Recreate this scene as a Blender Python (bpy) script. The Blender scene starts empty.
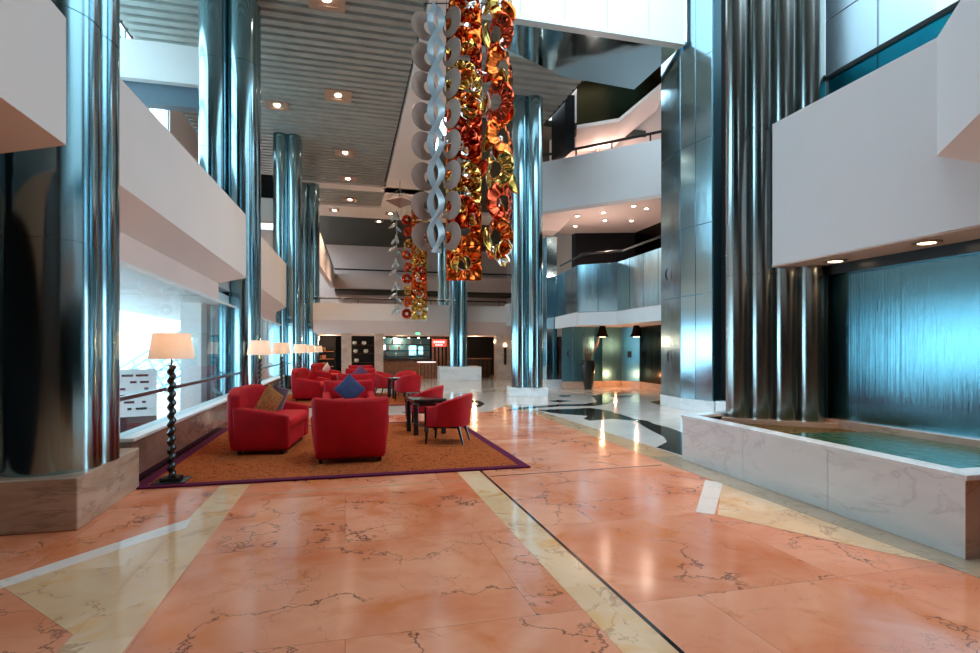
import bpy, bmesh, math, random
from mathutils import Vector, Matrix
random.seed(7)
PI = math.pi
S = bpy.context.scene
C = S.collection

# ------------------------------------------------------------------ materials
def new_mat(name):
    m = bpy.data.materials.new(name); m.use_nodes = True
    nt = m.node_tree
    return m, nt, nt.nodes['Principled BSDF']

def lin(c): return (c[0], c[1], c[2], 1.0)

def N(nt, t, **kw):
    n = nt.nodes.new(t)
    for k, v in kw.items():
        if k in n.inputs: n.inputs[k].default_value = v
        else: setattr(n, k, v)
    return n

def ramp(nt, stops, interp='LINEAR'):
    r = nt.nodes.new('ShaderNodeValToRGB'); r.color_ramp.interpolation = interp
    el = r.color_ramp.elements
    while len(el) < len(stops): el.new(0.5)
    for e, (p, c) in zip(el, stops):
        e.position = p; e.color = lin(c) if len(c) == 3 else c
    return r

def plain(name, col, rough=.5, metal=0.0, var=.06, scale=6.0, spec=.5, emit=None, estr=0, coat=0, sheen=0, bump=0):
    m, nt, b = new_mat(name)
    pos = N(nt, 'ShaderNodeTexCoord')
    nz = N(nt, 'ShaderNodeTexNoise', Scale=scale, Detail=3.0)
    nt.links.new(pos.outputs['Object'], nz.inputs['Vector'])
    lo = tuple(max(0, c * (1 - var)) for c in col); hi = tuple(min(1, c * (1 + var)) for c in col)
    r = ramp(nt, [(.3, lo), (.7, hi)])
    nt.links.new(nz.outputs['Fac'], r.inputs['Fac'])
    nt.links.new(r.outputs['Color'], b.inputs['Base Color'])
    b.inputs['Roughness'].default_value = rough; b.inputs['Metallic'].default_value = metal
    b.inputs['Specular IOR Level'].default_value = spec
    if coat: b.inputs['Coat Weight'].default_value = coat; b.inputs['Coat Roughness'].default_value = .06
    if sheen: b.inputs['Sheen Weight'].default_value = sheen; b.inputs['Sheen Roughness'].default_value = .4
    if emit:
        b.inputs['Emission Color'].default_value = lin(emit); b.inputs['Emission Strength'].default_value = estr
    if bump:
        n2 = N(nt, 'ShaderNodeTexNoise', Scale=scale * 8, Detail=4.0)
        nt.links.new(pos.outputs['Object'], n2.inputs['Vector'])
        bp = N(nt, 'ShaderNodeBump', Strength=bump, Distance=.01)
        nt.links.new(n2.outputs['Fac'], bp.inputs['Height']); nt.links.new(bp.outputs['Normal'], b.inputs['Normal'])
    return m

def metal(name, col, rough, stretch=(1, 1, 1), bump=.05, scale=3.0, rvar=.06):
    """polished sheet metal with a faint waviness"""
    m, nt, b = new_mat(name)
    g = N(nt, 'ShaderNodeNewGeometry')
    mp = N(nt, 'ShaderNodeMapping'); mp.inputs['Scale'].default_value = stretch
    nt.links.new(g.outputs['Position'], mp.inputs['Vector'])
    nz = N(nt, 'ShaderNodeTexNoise', Scale=scale, Detail=2.0)
    nt.links.new(mp.outputs['Vector'], nz.inputs['Vector'])
    bp = N(nt, 'ShaderNodeBump', Strength=bump, Distance=.05)
    nt.links.new(nz.outputs['Fac'], bp.inputs['Height']); nt.links.new(bp.outputs['Normal'], b.inputs['Normal'])
    mr = N(nt, 'ShaderNodeMapRange'); mr.inputs['To Min'].default_value = max(.02, rough - rvar); mr.inputs['To Max'].default_value = rough + rvar
    nt.links.new(nz.outputs['Fac'], mr.inputs['Value']); nt.links.new(mr.outputs['Result'], b.inputs['Roughness'])
    b.inputs['Base Color'].default_value = lin(col); b.inputs['Metallic'].default_value = 1.0
    return m

def marble(name, c1, c2, vein, vscale=1.2, vwidth=.03, vamt=1.0, rough=.12, tile=None, joint=None, stretch=(1, 1, 1), rot=0, spec=.5, cloud=.8, warm=None, crack=0):
    m, nt, b = new_mat(name); L = nt.links
    g = N(nt, 'ShaderNodeNewGeometry')
    mp = N(nt, 'ShaderNodeMapping'); mp.inputs['Scale'].default_value = stretch; mp.inputs['Rotation'].default_value = (0, 0, rot)
    L.new(g.outputs['Position'], mp.inputs['Vector'])
    vec = mp.outputs['Vector']
    tilefac = None
    if tile:
        bt = N(nt, 'ShaderNodeTexBrick'); bt.offset = .5
        bt.inputs['Scale'].default_value = 1.0
        bt.inputs['Brick Width'].default_value = tile[0]; bt.inputs['Row Height'].default_value = tile[1]
        bt.inputs['Mortar Size'].default_value = .0016; bt.inputs['Mortar Smooth'].default_value = 0
        bt.inputs['Color1'].default_value = (0, 0, 0, 1); bt.inputs['Color2'].default_value = (1, 1, 1, 1); bt.inputs['Mortar'].default_value = (.5, .5, .5, 1)
        L.new(g.outputs['Position'], bt.inputs['Vector'])
        # every slab is cut from another place of the block
        sc = N(nt, 'ShaderNodeVectorMath', operation='SCALE'); sc.inputs['Scale'].default_value = 7.0
        L.new(bt.outputs['Color'], sc.inputs[0])
        ad = N(nt, 'ShaderNodeVectorMath', operation='ADD')
        L.new(vec, ad.inputs[0]); L.new(sc.outputs['Vector'], ad.inputs[1])
        vec = ad.outputs['Vector']; tilefac = bt
    n1 = N(nt, 'ShaderNodeTexNoise', Scale=cloud, Detail=4.0, Roughness=.55, Distortion=.6); L.new(vec, n1.inputs['Vector'])
    r1 = ramp(nt, [(.32, c1), (.68, c2)]); L.new(n1.outputs['Fac'], r1.inputs['Fac'])
    col = r1.outputs['Color']
    if warm:
        nw = N(nt, 'ShaderNodeTexNoise', Scale=cloud * 2.3, Detail=3.0, Distortion=1.0); L.new(vec, nw.inputs['Vector'])
        rw = ramp(nt, [(.55, (0, 0, 0)), (.75, (1, 1, 1))]); L.new(nw.outputs['Fac'], rw.inputs['Fac'])
        mw = N(nt, 'ShaderNodeMix', data_type='RGBA'); L.new(rw.outputs['Color'], mw.inputs['Factor'])
        L.new(col, mw.inputs['A']); mw.inputs['B'].default_value = lin(warm); col = mw.outputs['Result']
    n2 = N(nt, 'ShaderNodeTexNoise', Scale=vscale, Detail=5.0, Roughness=.6, Distortion=.9); L.new(vec, n2.inputs['Vector'])
    if crack:
        nd = N(nt, 'ShaderNodeTexNoise', Scale=2.6, Detail=6.0, Roughness=.62); L.new(vec, nd.inputs['Vector'])
        sd = N(nt, 'ShaderNodeVectorMath', operation='SCALE'); sd.inputs['Scale'].default_value = .75; L.new(nd.outputs['Color'], sd.inputs[0])
        av = N(nt, 'ShaderNodeVectorMath', operation='ADD'); L.new(vec, av.inputs[0]); L.new(sd.outputs['Vector'], av.inputs[1])
        a = N(nt, 'ShaderNodeTexVoronoi', feature='DISTANCE_TO_EDGE', Scale=crack); L.new(av.outputs['Vector'], a.inputs['Vector'])
    else:
        s = N(nt, 'ShaderNodeMath', operation='SUBTRACT'); s.inputs[1].default_value = .5; L.new(n2.outputs['Fac'], s.inputs[0])
        a = N(nt, 'ShaderNodeMath', operation='ABSOLUTE'); L.new(s.outputs[0], a.inputs[0])
    r2 = ramp(nt, [(0, (1, 1, 1)), (vwidth, (0, 0, 0))]); L.new(a.outputs[0], r2.inputs['Fac'])
    n3 = N(nt, 'ShaderNodeTexNoise', Scale=vscale * 1.7, Detail=3.0); L.new(vec, n3.inputs['Vector'])
    r3 = ramp(nt, [(.42, (0, 0, 0)), (.54, (1, 1, 1))]); L.new(n3.outputs['Fac'], r3.inputs['Fac'])
    mu = N(nt, 'ShaderNodeMath', operation='MULTIPLY'); L.new(r2.outputs['Color'], mu.inputs[0]); L.new(r3.outputs['Color'], mu.inputs[1])
    if crack:                                       # hair-fine secondary veins
        a2 = N(nt, 'ShaderNodeTexVoronoi', feature='DISTANCE_TO_EDGE', Scale=crack * 2.7); L.new(av.outputs['Vector'], a2.inputs['Vector'])
        r4 = ramp(nt, [(0, (.5, .5, .5)), (.02, (0, 0, 0))]); L.new(a2.outputs[0], r4.inputs['Fac'])
        n5 = N(nt, 'ShaderNodeTexNoise', Scale=1.3, Detail=2.0); L.new(vec, n5.inputs['Vector'])
        r5 = ramp(nt, [(.45, (0, 0, 0)), (.65, (1, 1, 1))]); L.new(n5.outputs['Fac'], r5.inputs['Fac'])
        mf = N(nt, 'ShaderNodeMath', operation='MULTIPLY'); L.new(r4.outputs['Color'], mf.inputs[0]); L.new(r5.outputs['Color'], mf.inputs[1])
        mm = N(nt, 'ShaderNodeMath', operation='MAXIMUM'); L.new(mu.outputs[0], mm.inputs[0]); L.new(mf.outputs[0], mm.inputs[1]); mu = mm
    m2 = N(nt, 'ShaderNodeMath', operation='MULTIPLY'); m2.inputs[1].default_value = vamt; L.new(mu.outputs[0], m2.inputs[0])
    mx = N(nt, 'ShaderNodeMix', data_type='RGBA'); L.new(m2.outputs[0], mx.inputs['Factor']); L.new(col, mx.inputs['A']); mx.inputs['B'].default_value = lin(vein)
    col = mx.outputs['Result']
    if tilefac and joint:
        mj = N(nt, 'ShaderNodeMix', data_type='RGBA'); L.new(tilefac.outputs['Fac'], mj.inputs['Factor'])
        L.new(col, mj.inputs['A']); mj.inputs['B'].default_value = lin(joint); col = mj.outputs['Result']
    L.new(col, b.inputs['Base Color'])
    b.inputs['Roughness'].default_value = rough; b.inputs['Specular IOR Level'].default_value = spec
    return m

def glass_mat(name, tint, refl=.12):
    m = bpy.data.materials.new(name); m.use_nodes = True; nt = m.node_tree
    for n in list(nt.nodes): nt.nodes.remove(n)
    out = N(nt, 'ShaderNodeOutputMaterial'); tr = N(nt, 'ShaderNodeBsdfTransparent'); gl = N(nt, 'ShaderNodeBsdfGlossy')
    tr.inputs['Color'].default_value = lin(tint); gl.inputs['Roughness'].default_value = .02
    lw = N(nt, 'ShaderNodeLayerWeight', Blend=.5); pw = N(nt, 'ShaderNodeMath', operation='POWER'); pw.inputs[1].default_value = 5.0
    fr = N(nt, 'ShaderNodeMath', operation='MULTIPLY_ADD'); fr.inputs[1].default_value = .6; fr.inputs[2].default_value = .03
    nt.links.new(lw.outputs['Facing'], pw.inputs[0]); nt.links.new(pw.outputs[0], fr.inputs[0]); mx = N(nt, 'ShaderNodeMixShader')
    nt.links.new(fr.outputs[0], mx.inputs[0]); nt.links.new(tr.outputs[0], mx.inputs[1]); nt.links.new(gl.outputs[0], mx.inputs[2])
    nt.links.new(mx.outputs[0], out.inputs['Surface'])
    return m

def shade_mat(name, col, trans=.6):
    m = bpy.data.materials.new(name); m.use_nodes = True; nt = m.node_tree
    for n in list(nt.nodes): nt.nodes.remove(n)
    out = N(nt, 'ShaderNodeOutputMaterial'); d = N(nt, 'ShaderNodeBsdfDiffuse'); t = N(nt, 'ShaderNodeBsdfTranslucent')
    tc = N(nt, 'ShaderNodeTexCoord'); nz = N(nt, 'ShaderNodeTexNoise', Scale=60.0)
    nt.links.new(tc.outputs['Object'], nz.inputs['Vector'])
    r = ramp(nt, [(.3, tuple(c * .94 for c in col)), (.7, col)]); nt.links.new(nz.outputs['Fac'], r.inputs['Fac'])
    nt.links.new(r.outputs['Color'], d.inputs['Color']); nt.links.new(r.outputs['Color'], t.inputs['Color'])
    mx = N(nt, 'ShaderNodeMixShader', Fac=trans)
    nt.links.new(d.outputs[0], mx.inputs[1]); nt.links.new(t.outputs[0], mx.inputs[2]); nt.links.new(mx.outputs[0], out.inputs['Surface'])
    return m

def emit_mat(name, col, strength):
    m, nt, b = new_mat(name)
    b.inputs['Base Color'].default_value = lin(col)
    b.inputs['Emission Color'].default_value = lin(col); b.inputs['Emission Strength'].default_value = strength
    return m

def rug_mat(name, cols, scale):
    m, nt, b = new_mat(name); L = nt.links
    g = N(nt, 'ShaderNodeNewGeometry')
    v = N(nt, 'ShaderNodeTexNoise', Scale=scale, Detail=5.0, Roughness=.75, Distortion=1.6); L.new(g.outputs['Position'], v.inputs['Vector'])
    r = ramp(nt, [(.38, cols[0]), (.46, cols[1]), (.54, cols[2]), (.62, cols[3])]); L.new(v.outputs['Fac'], r.inputs['Fac'])
    L.new(r.outputs['Color'], b.inputs['Base Color'])
    b.inputs['Roughness'].default_value = .95; b.inputs['Specular IOR Level'].default_value = .1
    bp = N(nt, 'ShaderNodeBump', Strength=.4, Distance=.01); L.new(v.outputs['Fac'], bp.inputs['Height']); L.new(bp.outputs['Normal'], b.inputs['Normal'])
    return m

M = {}
M['salmon'] = marble('salmon_marble', (.64, .165, .06), (.85, .39, .235), (.045, .018, .014), vscale=.9, vwidth=.014, vamt=.92, rough=.14, spec=.4, tile=(2.1, 1.5), joint=(.36, .13, .08), warm=(.68, .20, .06), cloud=.9, crack=1.0)
M['cream'] = marble('cream_marble', (.72, .44, .23), (.84, .60, .38), (.35, .16, .08), vscale=1.6, vwidth=.016, vamt=.6, rough=.1, tile=(3, 1.1), warm=(.78, .40, .12), cloud=1.1)
M['whiteband'] = marble('white_marble_band', (.78, .70, .64), (.86, .80, .74), (.5, .42, .38), vscale=2, vwidth=.02, vamt=.4, rough=.1)
M['border'] = marble('tan_marble_border', (.50, .33, .19), (.62, .44, .27), (.25, .14, .08), vscale=2.5, vwidth=.03, vamt=.6, rough=.1)
M['greytan'] = marble('grey_tan_marble', (.36, .27, .18), (.48, .38, .27), (.2, .14, .09), vscale=3.0, vwidth=.03, vamt=.5, rough=.12)
M['terrazzo'] = marble('pale_terrazzo', (.58, .56, .52), (.70, .68, .65), (.4, .38, .36), vscale=3, vwidth=.02, vamt=.25, rough=.09, tile=(1.5, 1.5), joint=(.45, .43, .41))
M['blackstone'] = plain('black_stone', (.012, .016, .016), rough=.09, var=.3, scale=9)
M['whitemarble'] = marble('white_planter_marble', (.74, .83, .89), (.84, .92, .97), (.42, .48, .53), vscale=1.0, vwidth=.035, vamt=.35, rough=.22, stretch=(.6, .8, 2.2), cloud=1.4)
M['pinkmarble'] = marble('beige_pink_marble', (.46, .33, .26), (.60, .46, .38), (.3, .18, .14), vscale=1.8, vwidth=.02, vamt=.6, rough=.2, cloud=1.4, stretch=(1, 1, 2))
M['wallmarble'] = marble('brown_wall_marble', (.16, .10, .08), (.27, .18, .145), (.1, .06, .05), vscale=1.8, vwidth=.02, vamt=.6, rough=.18, cloud=1.4, stretch=(1, 1, 2))
M['bandmarble'] = marble('banded_base_marble', (.44, .31, .22), (.60, .47, .36), (.26, .17, .13), vscale=1.3, vwidth=.03, vamt=.6, rough=.2, stretch=(.6, .6, 3.5), cloud=1.6)
M['bronzesteel'] = metal('warm_polished_steel', (.38, .43, .43), .2, (1, 1, .25), bump=.05, scale=2.0)
M['steel'] = metal('polished_steel', (.32, .50, .56), .15, (1, 1, .25), bump=.05, scale=2.0)
M['steelpanel'] = metal('brushed_steel_panel', (.42, .64, .74), .15, (2.0, 2.0, .5), bump=.10, scale=1.0)
M['darksteel'] = metal('dark_blue_steel', (.13, .32, .40), .36, (1, 1, .2), bump=.08, scale=1.5)
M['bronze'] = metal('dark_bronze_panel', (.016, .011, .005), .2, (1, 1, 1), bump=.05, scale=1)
M['mirror'] = metal('wavy_mirror_soffit', (.34, .46, .50), .06, (1, 1, 1), bump=.35, scale=.7)
M['rail'] = plain('black_handrail', (.012, .015, .018), rough=.3, metal=.3)
M['railsteel'] = metal('handrail_steel', (.16, .19, .2), .3)
M['plaster'] = plain('warm_white_plaster', (.82, .775, .745), rough=.65, var=.02, scale=.8)
M['coolplaster'] = plain('cool_white_plaster', (.80, .825, .85), rough=.6, var=.02, scale=.8)
M['pinkplaster'] = plain('pink_and_pinklit_white', (.80, .67, .62), rough=.65, var=.02, scale=.8)  # pink light on white soffits is put into this colour; pink surfaces share it
M['slat'] = plain('grey_green_ceiling_slat', (.34, .36, .33), rough=.42, metal=.2, var=.12, scale=2)
M['darkceil'] = plain('dark_ceiling', (.045, .045, .03), rough=.6)
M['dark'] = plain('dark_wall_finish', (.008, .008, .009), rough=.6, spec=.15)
M['brownwood'] = plain('dark_brown_wood', (.07, .028, .014), rough=.35, var=.4, scale=5)
M['red'] = plain('red_velvet', (.42, .002, .009), rough=.7, var=.2, scale=3, spec=.25, bump=.12)
M['redseat'] = plain('red_velvet_seat', (.54, .003, .012), rough=.65, var=.12, scale=3, spec=.3, bump=.12)
M['crimson'] = plain('crimson_leather', (.42, .003, .010), rough=.6, spec=.25, var=.15, scale=4)
M['blackwood'] = plain('black_lacquered_wood', (.012, .010, .009), rough=.18, var=.3)
M['bluepillow'] = plain('navy_blue_cushion_cloth', (.014, .030, .10), rough=.8, var=.25, scale=12, sheen=.3, bump=.2)
M['purplepillow'] = plain('purple_cushion_cloth', (.10, .035, .12), rough=.8, var=.2, scale=12, sheen=.3, bump=.2)
M['plumpillow'] = plain('plum_cushion_cloth', (.05, .012, .03), rough=.8, var=.2, scale=12, sheen=.3, bump=.2)
M['goldpillow'] = rug_mat('gold_patterned_cloth', [(.10, .01, .01), (.30, .12, .04), (.50, .25, .08), (.20, .05, .02)], 26)
M['rug'] = rug_mat('orange_brown_carpet', [(.07, .012, .006), (.30, .062, .014), (.44, .125, .03), (.16, .016, .008)], 13)
M['rugborder'] = plain('purple_carpet_border', (.10, .012, .045), rough=.95, var=.2, scale=30, spec=.1)
M['shade'] = shade_mat('cream_lampshade', (.84, .76, .70), .5)
M['bulb'] = emit_mat('warm_bulb', (1, .72, .42), 4)
M['spotbulb'] = emit_mat('white_spot_bulb', (1, .88, .72), 12)
M['lampframe'] = plain('downlight_frame', (.45, .30, .22), rough=.4, metal=.4)
M['glass'] = glass_mat('clear_glass', (.86, .97, 1.0))
M['tealglass'] = glass_mat('teal_glass', (.06, .42, .48))
M['greydisc'] = plain('grey_painted_disc', (.30, .19, .145), rough=.45, var=.08, metal=.2)
M['ribbon'] = plain('pale_blue_ribbon_metal', (.46, .60, .68), rough=.35, metal=.25)
M['amber'] = metal('amber_foil', (.66, .115, .02), .17, (1, 1, 1), bump=.25, scale=4)
M['gold'] = metal('gold_foil', (.62, .36, .09), .14, (1, 1, 1), bump=.25, scale=4)
M['copper'] = metal('copper_red_foil', (.62, .075, .03), .18, (1, 1, 1), bump=.25, scale=4)
M['silver'] = metal('silver_foil', (.78, .76, .70), .1, bump=.1)
M['wire'] = plain('dark_wire', (.03, .03, .03), rough=.4)
M['water'], _nt, _b = new_mat('pool_water')
_b.inputs['Base Color'].default_value = (.01, .035, .028, 1); _b.inputs['Roughness'].default_value = .12; _b.inputs['Specular IOR Level'].default_value = .25
_v = N(_nt, 'ShaderNodeTexNoise', Scale=9.0, Detail=3.0); _bp = N(_nt, 'ShaderNodeBump', Strength=.35, Distance=.04)
_g = N(_nt, 'ShaderNodeNewGeometry'); _nt.links.new(_g.outputs['Position'], _v.inputs['Vector'])
_nt.links.new(_v.outputs['Fac'], _bp.inputs['Height']); _nt.links.new(_bp.outputs['Normal'], _b.inputs['Normal'])
_v2 = N(_nt, 'ShaderNodeTexVoronoi', Scale=24.0); _nt.links.new(_g.outputs['Position'], _v2.inputs['Vector'])
_r = ramp(_nt, [(0, (.006, .02, .016)), (.5, (.02, .095, .06)), (1, (.07, .20, .13))]); _nt.links.new(_v2.outputs['Distance'], _r.inputs['Fac'])
_nt.links.new(_r.outputs['Color'], _b.inputs['Base Color'])
# falling water over a steel sheet: vertical streaks in the bump
M['fall'], _nt, _b = new_mat('water_film_on_steel')
_g = N(_nt, 'ShaderNodeNewGeometry'); _mp = N(_nt, 'ShaderNodeMapping'); _mp.inputs['Scale'].default_value = (9, 9, .05)
_nt.links.new(_g.outputs['Position'], _mp.inputs['Vector'])
_v = N(_nt, 'ShaderNodeTexNoise', Scale=2.5, Detail=5.0, Roughness=.7); _nt.links.new(_mp.outputs['Vector'], _v.inputs['Vector'])
_bp = N(_nt, 'ShaderNodeBump', Strength=.08, Distance=.03); _nt.links.new(_v.outputs['Fac'], _bp.inputs['Height']); _nt.links.new(_bp.outputs['Normal'], _b.inputs['Normal'])
_b.inputs['Base Color'].default_value = (.13, .30, .37, 1); _b.inputs['Metallic'].default_value = 1; _b.inputs['Roughness'].default_value = .13
M['bridge'] = plain('white_bridge_panel', (.56, .66, .69), rough=.35, var=.02, scale=.6)
M['wallpanel'] = metal('pale_steel_wall', (.42, .53, .59), .2, (1, 1, .6), bump=.2, scale=.8)
M['pebble'] = rug_mat('pebble_bed', [(.004, .004, .003), (.02, .016, .008), (.25, .17, .07), (.05, .04, .02)], 22)
M['vase'] = plain('black_glazed_vase', (.015, .018, .017), rough=.15)
M['twig'] = plain('dry_brown_twig', (.16, .085, .035), rough=.8)
M['screen'] = emit_mat('lit_screen', (.25, .75, .85), 1.2)
M['signred'] = plain('red_sign', (.55, .03, .02), rough=.4, emit=(.8, .08, .04), estr=.6)
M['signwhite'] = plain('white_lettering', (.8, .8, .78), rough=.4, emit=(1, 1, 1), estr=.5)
M['green'] = emit_mat('green_exit_light', (.12, .6, .25), 1.5)
M['truss'] = plain('shadowed_white_truss', (.30, .42, .47), rough=.4)  # white truss; the blue-grey of its shadow is put into the colour
M['extwhite'] = plain('exterior_white', (.74, .80, .82), rough=.5, var=.03)
M['extslats'] = plain('exterior_soffit', (.52, .66, .72), rough=.5, var=.05)
M['poster'] = rug_mat('red_flower_picture', [(.02, .01, .01), (.6, .02, .02), (.75, .20, .10), (.3, .01, .02)], 5)
M['dash'] = plain('black_ink', (.02, .02, .03), rough=.5)
M['midwood'] = plain('mid_brown_timber', (.28, .10, .04), rough=.35, var=.3)  # brown timber, lighter than the dark brown wood
M['bottleA'] = plain('amber_bottle_glass', (.30, .10, .03), rough=.1)
M['bottleB'] = plain('pale_bottle_glass', (.45, .5, .45), rough=.1)
M['paleplant'] = plain('white_bin', (.65, .60, .56), rough=.5)

# ------------------------------------------------------------------ mesh helpers
class MB:
    def __init__(s): s.bm = bmesh.new()
    def box(s, x0, x1, y0, y1, z0, z1, bevel=0, seg=2):
        r = bmesh.ops.create_cube(s.bm, size=1)
        vs = r['verts']
        for v in vs:
            v.co = Vector(((x0 + x1) / 2 + v.co.x * (x1 - x0), (y0 + y1) / 2 + v.co.y * (y1 - y0), (z0 + z1) / 2 + v.co.z * (z1 - z0)))
        if bevel:
            es = list({e for v in vs for e in v.link_edges})
            bmesh.ops.bevel(s.bm, geom=es, offset=bevel, segments=seg, affect='EDGES', profile=.5)
        return s
    def prism(s, poly, z0, z1):
        b = [s.bm.verts.new((p[0], p[1], z0)) for p in poly]; t = [s.bm.verts.new((p[0], p[1], z1)) for p in poly]
        n = len(poly)
        s.bm.faces.new(b[::-1]); s.bm.faces.new(t)
        for i in range(n): s.bm.faces.new((b[i], b[(i + 1) % n], t[(i + 1) % n], t[i]))
        return s
    def extrude(s, polyA, polyB):
        """two matching 3D rings joined to a solid"""
        a = [s.bm.verts.new(p) for p in polyA]; b = [s.bm.verts.new(p) for p in polyB]; n = len(a)
        s.bm.faces.new(a[::-1]); s.bm.faces.new(b)
        for i in range(n): s.bm.faces.new((a[i], a[(i + 1) % n], b[(i + 1) % n], b[i]))
        return s
    def wall(s, p, q, z0, z1, th):
        """vertical slab from p to q (xy), thickness th to the left of travel"""
        d = Vector((q[0] - p[0], q[1] - p[1])).normalized(); n = Vector((-d.y, d.x)) * th
        return s.prism([p, q, (q[0] + n.x, q[1] + n.y), (p[0] + n.x, p[1] + n.y)], z0, z1)
    def lathe(s, prof, cx=0, cy=0, seg=32, fn=None, cap=True):
        rings = []
        for r, z in prof:
            ring = []
            for i in range(seg):
                a = 2 * PI * i / seg; rr = r * (fn(a, z) if fn else 1)
                ring.append(s.bm.verts.new((cx + rr * math.cos(a), cy + rr * math.sin(a), z)))
            rings.append(ring)
        for a, b in zip(rings, rings[1:]):
            for i in range(seg): s.bm.faces.new((a[i], a[(i + 1) % seg], b[(i + 1) % seg], b[i]))
        if cap:
            s.bm.faces.new(rings[0][::-1]); s.bm.faces.new(rings[-1])
        return s
    def tube(s, pts, r, seg=8, r1=None):
        pts = [Vector(p) for p in pts]; n = len(pts); prev = None
        for i, p in enumerate(pts):
            t = (pts[min(i + 1, n - 1)] - pts[max(i - 1, 0)]).normalized()
            up = Vector((0, 0, 1)) if abs(t.z) < .95 else Vector((1, 0, 0))
            u = t.cross(up).normalized(); v = t.cross(u)
            rr = r if r1 is None else r + (r1 - r) * i / (n - 1)
            ring = [s.bm.verts.new(p + (u * math.cos(2 * PI * k / seg) + v * math.sin(2 * PI * k / seg)) * rr) for k in range(seg)]
            if prev:
                for k in range(seg): s.bm.faces.new((prev[k], prev[(k + 1) % seg], ring[(k + 1) % seg], ring[k]))
            else: s.bm.faces.new(ring[::-1])
            prev = ring
        s.bm.faces.new(prev)
        return s
    def soft(s, cx, cy, cz, sx, sy, sz, r=.06, bulge=(0, 0, 0), n=8, fn=None):
        """upholstered box: rounded edges, faces that swell, free deformation fn(v)"""
        hx, hy, hz = sx / 2, sy / 2, sz / 2; r = min(r, hx, hy, hz)
        def coords(h):
            inner = h - r; L = []
            for k in range(4): L.append(-h + r * (1 - math.cos(k / 3 * PI / 2)) if k < 3 else -inner)
            for k in range(1, n): L.append(-inner + 2 * inner * k / n)
            return L + [-x for x in L[:4][::-1]]
        X, Y, Z = coords(hx), coords(hy), coords(hz); V = {}
        def vert(i, j, k):
            key = (i, j, k)
            if key not in V:
                p = Vector((X[i], Y[j], Z[k])); q = Vector((max(-hx + r, min(hx - r, p.x)), max(-hy + r, min(hy - r, p.y)), max(-hz + r, min(hz - r, p.z))))
                d = p - q
                if d.length > 1e-7: p = q + d.normalized() * r
                fx, fy, fz = p.x / hx, p.y / hy, p.z / hz
                p.x += bulge[0] * fx * (1 - fy * fy) * (1 - fz * fz); p.y += bulge[1] * fy * (1 - fx * fx) * (1 - fz * fz); p.z += bulge[2] * fz * (1 - fx * fx) * (1 - fy * fy)
                p += Vector((cx, cy, cz))
                if fn: p = Vector(fn(p))
                V[key] = s.bm.verts.new(p)
            return V[key]
        nx, ny, nz = len(X) - 1, len(Y) - 1, len(Z) - 1
        def face(*k):
            vs = [vert(*q) for q in k]
            try: s.bm.faces.new(vs)
            except ValueError: pass
        for i in range(nx):
            for j in range(ny):
                face((i, j, nz), (i + 1, j, nz), (i + 1, j + 1, nz), (i, j + 1, nz)); face((i, j, 0), (i, j + 1, 0), (i + 1, j + 1, 0), (i + 1, j, 0))
        for i in range(nx):
            for k in range(nz):
                face((i, 0, k), (i + 1, 0, k), (i + 1, 0, k + 1), (i, 0, k + 1)); face((i, ny, k), (i, ny, k + 1), (i + 1, ny, k + 1), (i + 1, ny, k))
        for j in range(ny):
            for k in range(nz):
                face((0, j, k), (0, j, k + 1), (0, j + 1, k + 1), (0, j + 1, k)); face((nx, j, k), (nx, j + 1, k), (nx, j + 1, k + 1), (nx, j, k + 1))
        return s
    def face(s, *pts):
        s.bm.faces.new([s.bm.verts.new(p) for p in pts]); return s
    def build(s, name, m, parent=None, smooth=False, loc=None, rot=None, bevel=0, solid=0, kind=None, angle=35):
        bmesh.ops.recalc_face_normals(s.bm, faces=s.bm.faces[:])
        me = bpy.data.meshes.new(name); s.bm.to_mesh(me); s.bm.free()
        o = bpy.data.objects.new(name, me); C.objects.link(o); me.materials.append(m)
        if smooth:
            me.polygons.foreach_set('use_smooth', [True] * len(me.polygons))
            try: me.set_sharp_from_angle(angle=math.radians(angle))
            except Exception: pass
        if parent is not None: o.parent = parent
        if loc: o.location = loc
        if rot: o.rotation_euler = rot
        if solid:
            md = o.modifiers.new('solid', 'SOLIDIFY'); md.thickness = solid; md.offset = 0
        if bevel:
            md = o.modifiers.new('bevel', 'BEVEL'); md.width = bevel; md.segments = 2; md.limit_method = 'ANGLE'
        if kind: o['kind'] = kind
        return o

def thing(name, label, cat, loc=(0, 0, 0), rz=0, group=None):
    o = bpy.data.objects.new(name, None); C.objects.link(o); o.empty_display_size = .2
    o.location = loc; o.rotation_euler = (0, 0, rz); o['label'] = label; o['category'] = cat
    if group: o['group'] = group
    return o
def tag(o, label, cat, group=None):
    o['label'] = label; o['category'] = cat
    if group: o['group'] = group
    return o
def dup(root, label, loc, rz=0, scale=None):
    def rec(o, par):
        c = o.copy(); C.objects.link(c)
        if par is not None: c.parent = par
        for ch in o.children: rec(ch, c)
        return c
    kids = list(root.children)
    r = root.copy(); C.objects.link(r); r.location = loc; r.rotation_euler = (0, 0, rz); r['label'] = label
    if scale: r.scale = (scale,) * 3
    for k in kids: rec(k, r)
    return r
def struct(mb, name, m, **kw): return mb.build(name, m, kind='structure', **kw)
def lamp(name, kind, loc, energy, col, size=.1, rot=None, angle=None, parent=None):
    d = bpy.data.lights.new(name, kind); d.energy = energy; d.color = col
    if kind == 'AREA': d.size = size
    elif kind in ('POINT', 'SPOT'): d.shadow_soft_size = size
    if kind == 'SPOT': d.spot_size = angle or 1.6; d.spot_blend = .6
    o = bpy.data.objects.new(name, d); C.objects.link(o); o.location = loc
    if rot: o.rotation_euler = rot
    if parent is not None: o.parent = parent
    return o

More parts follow.
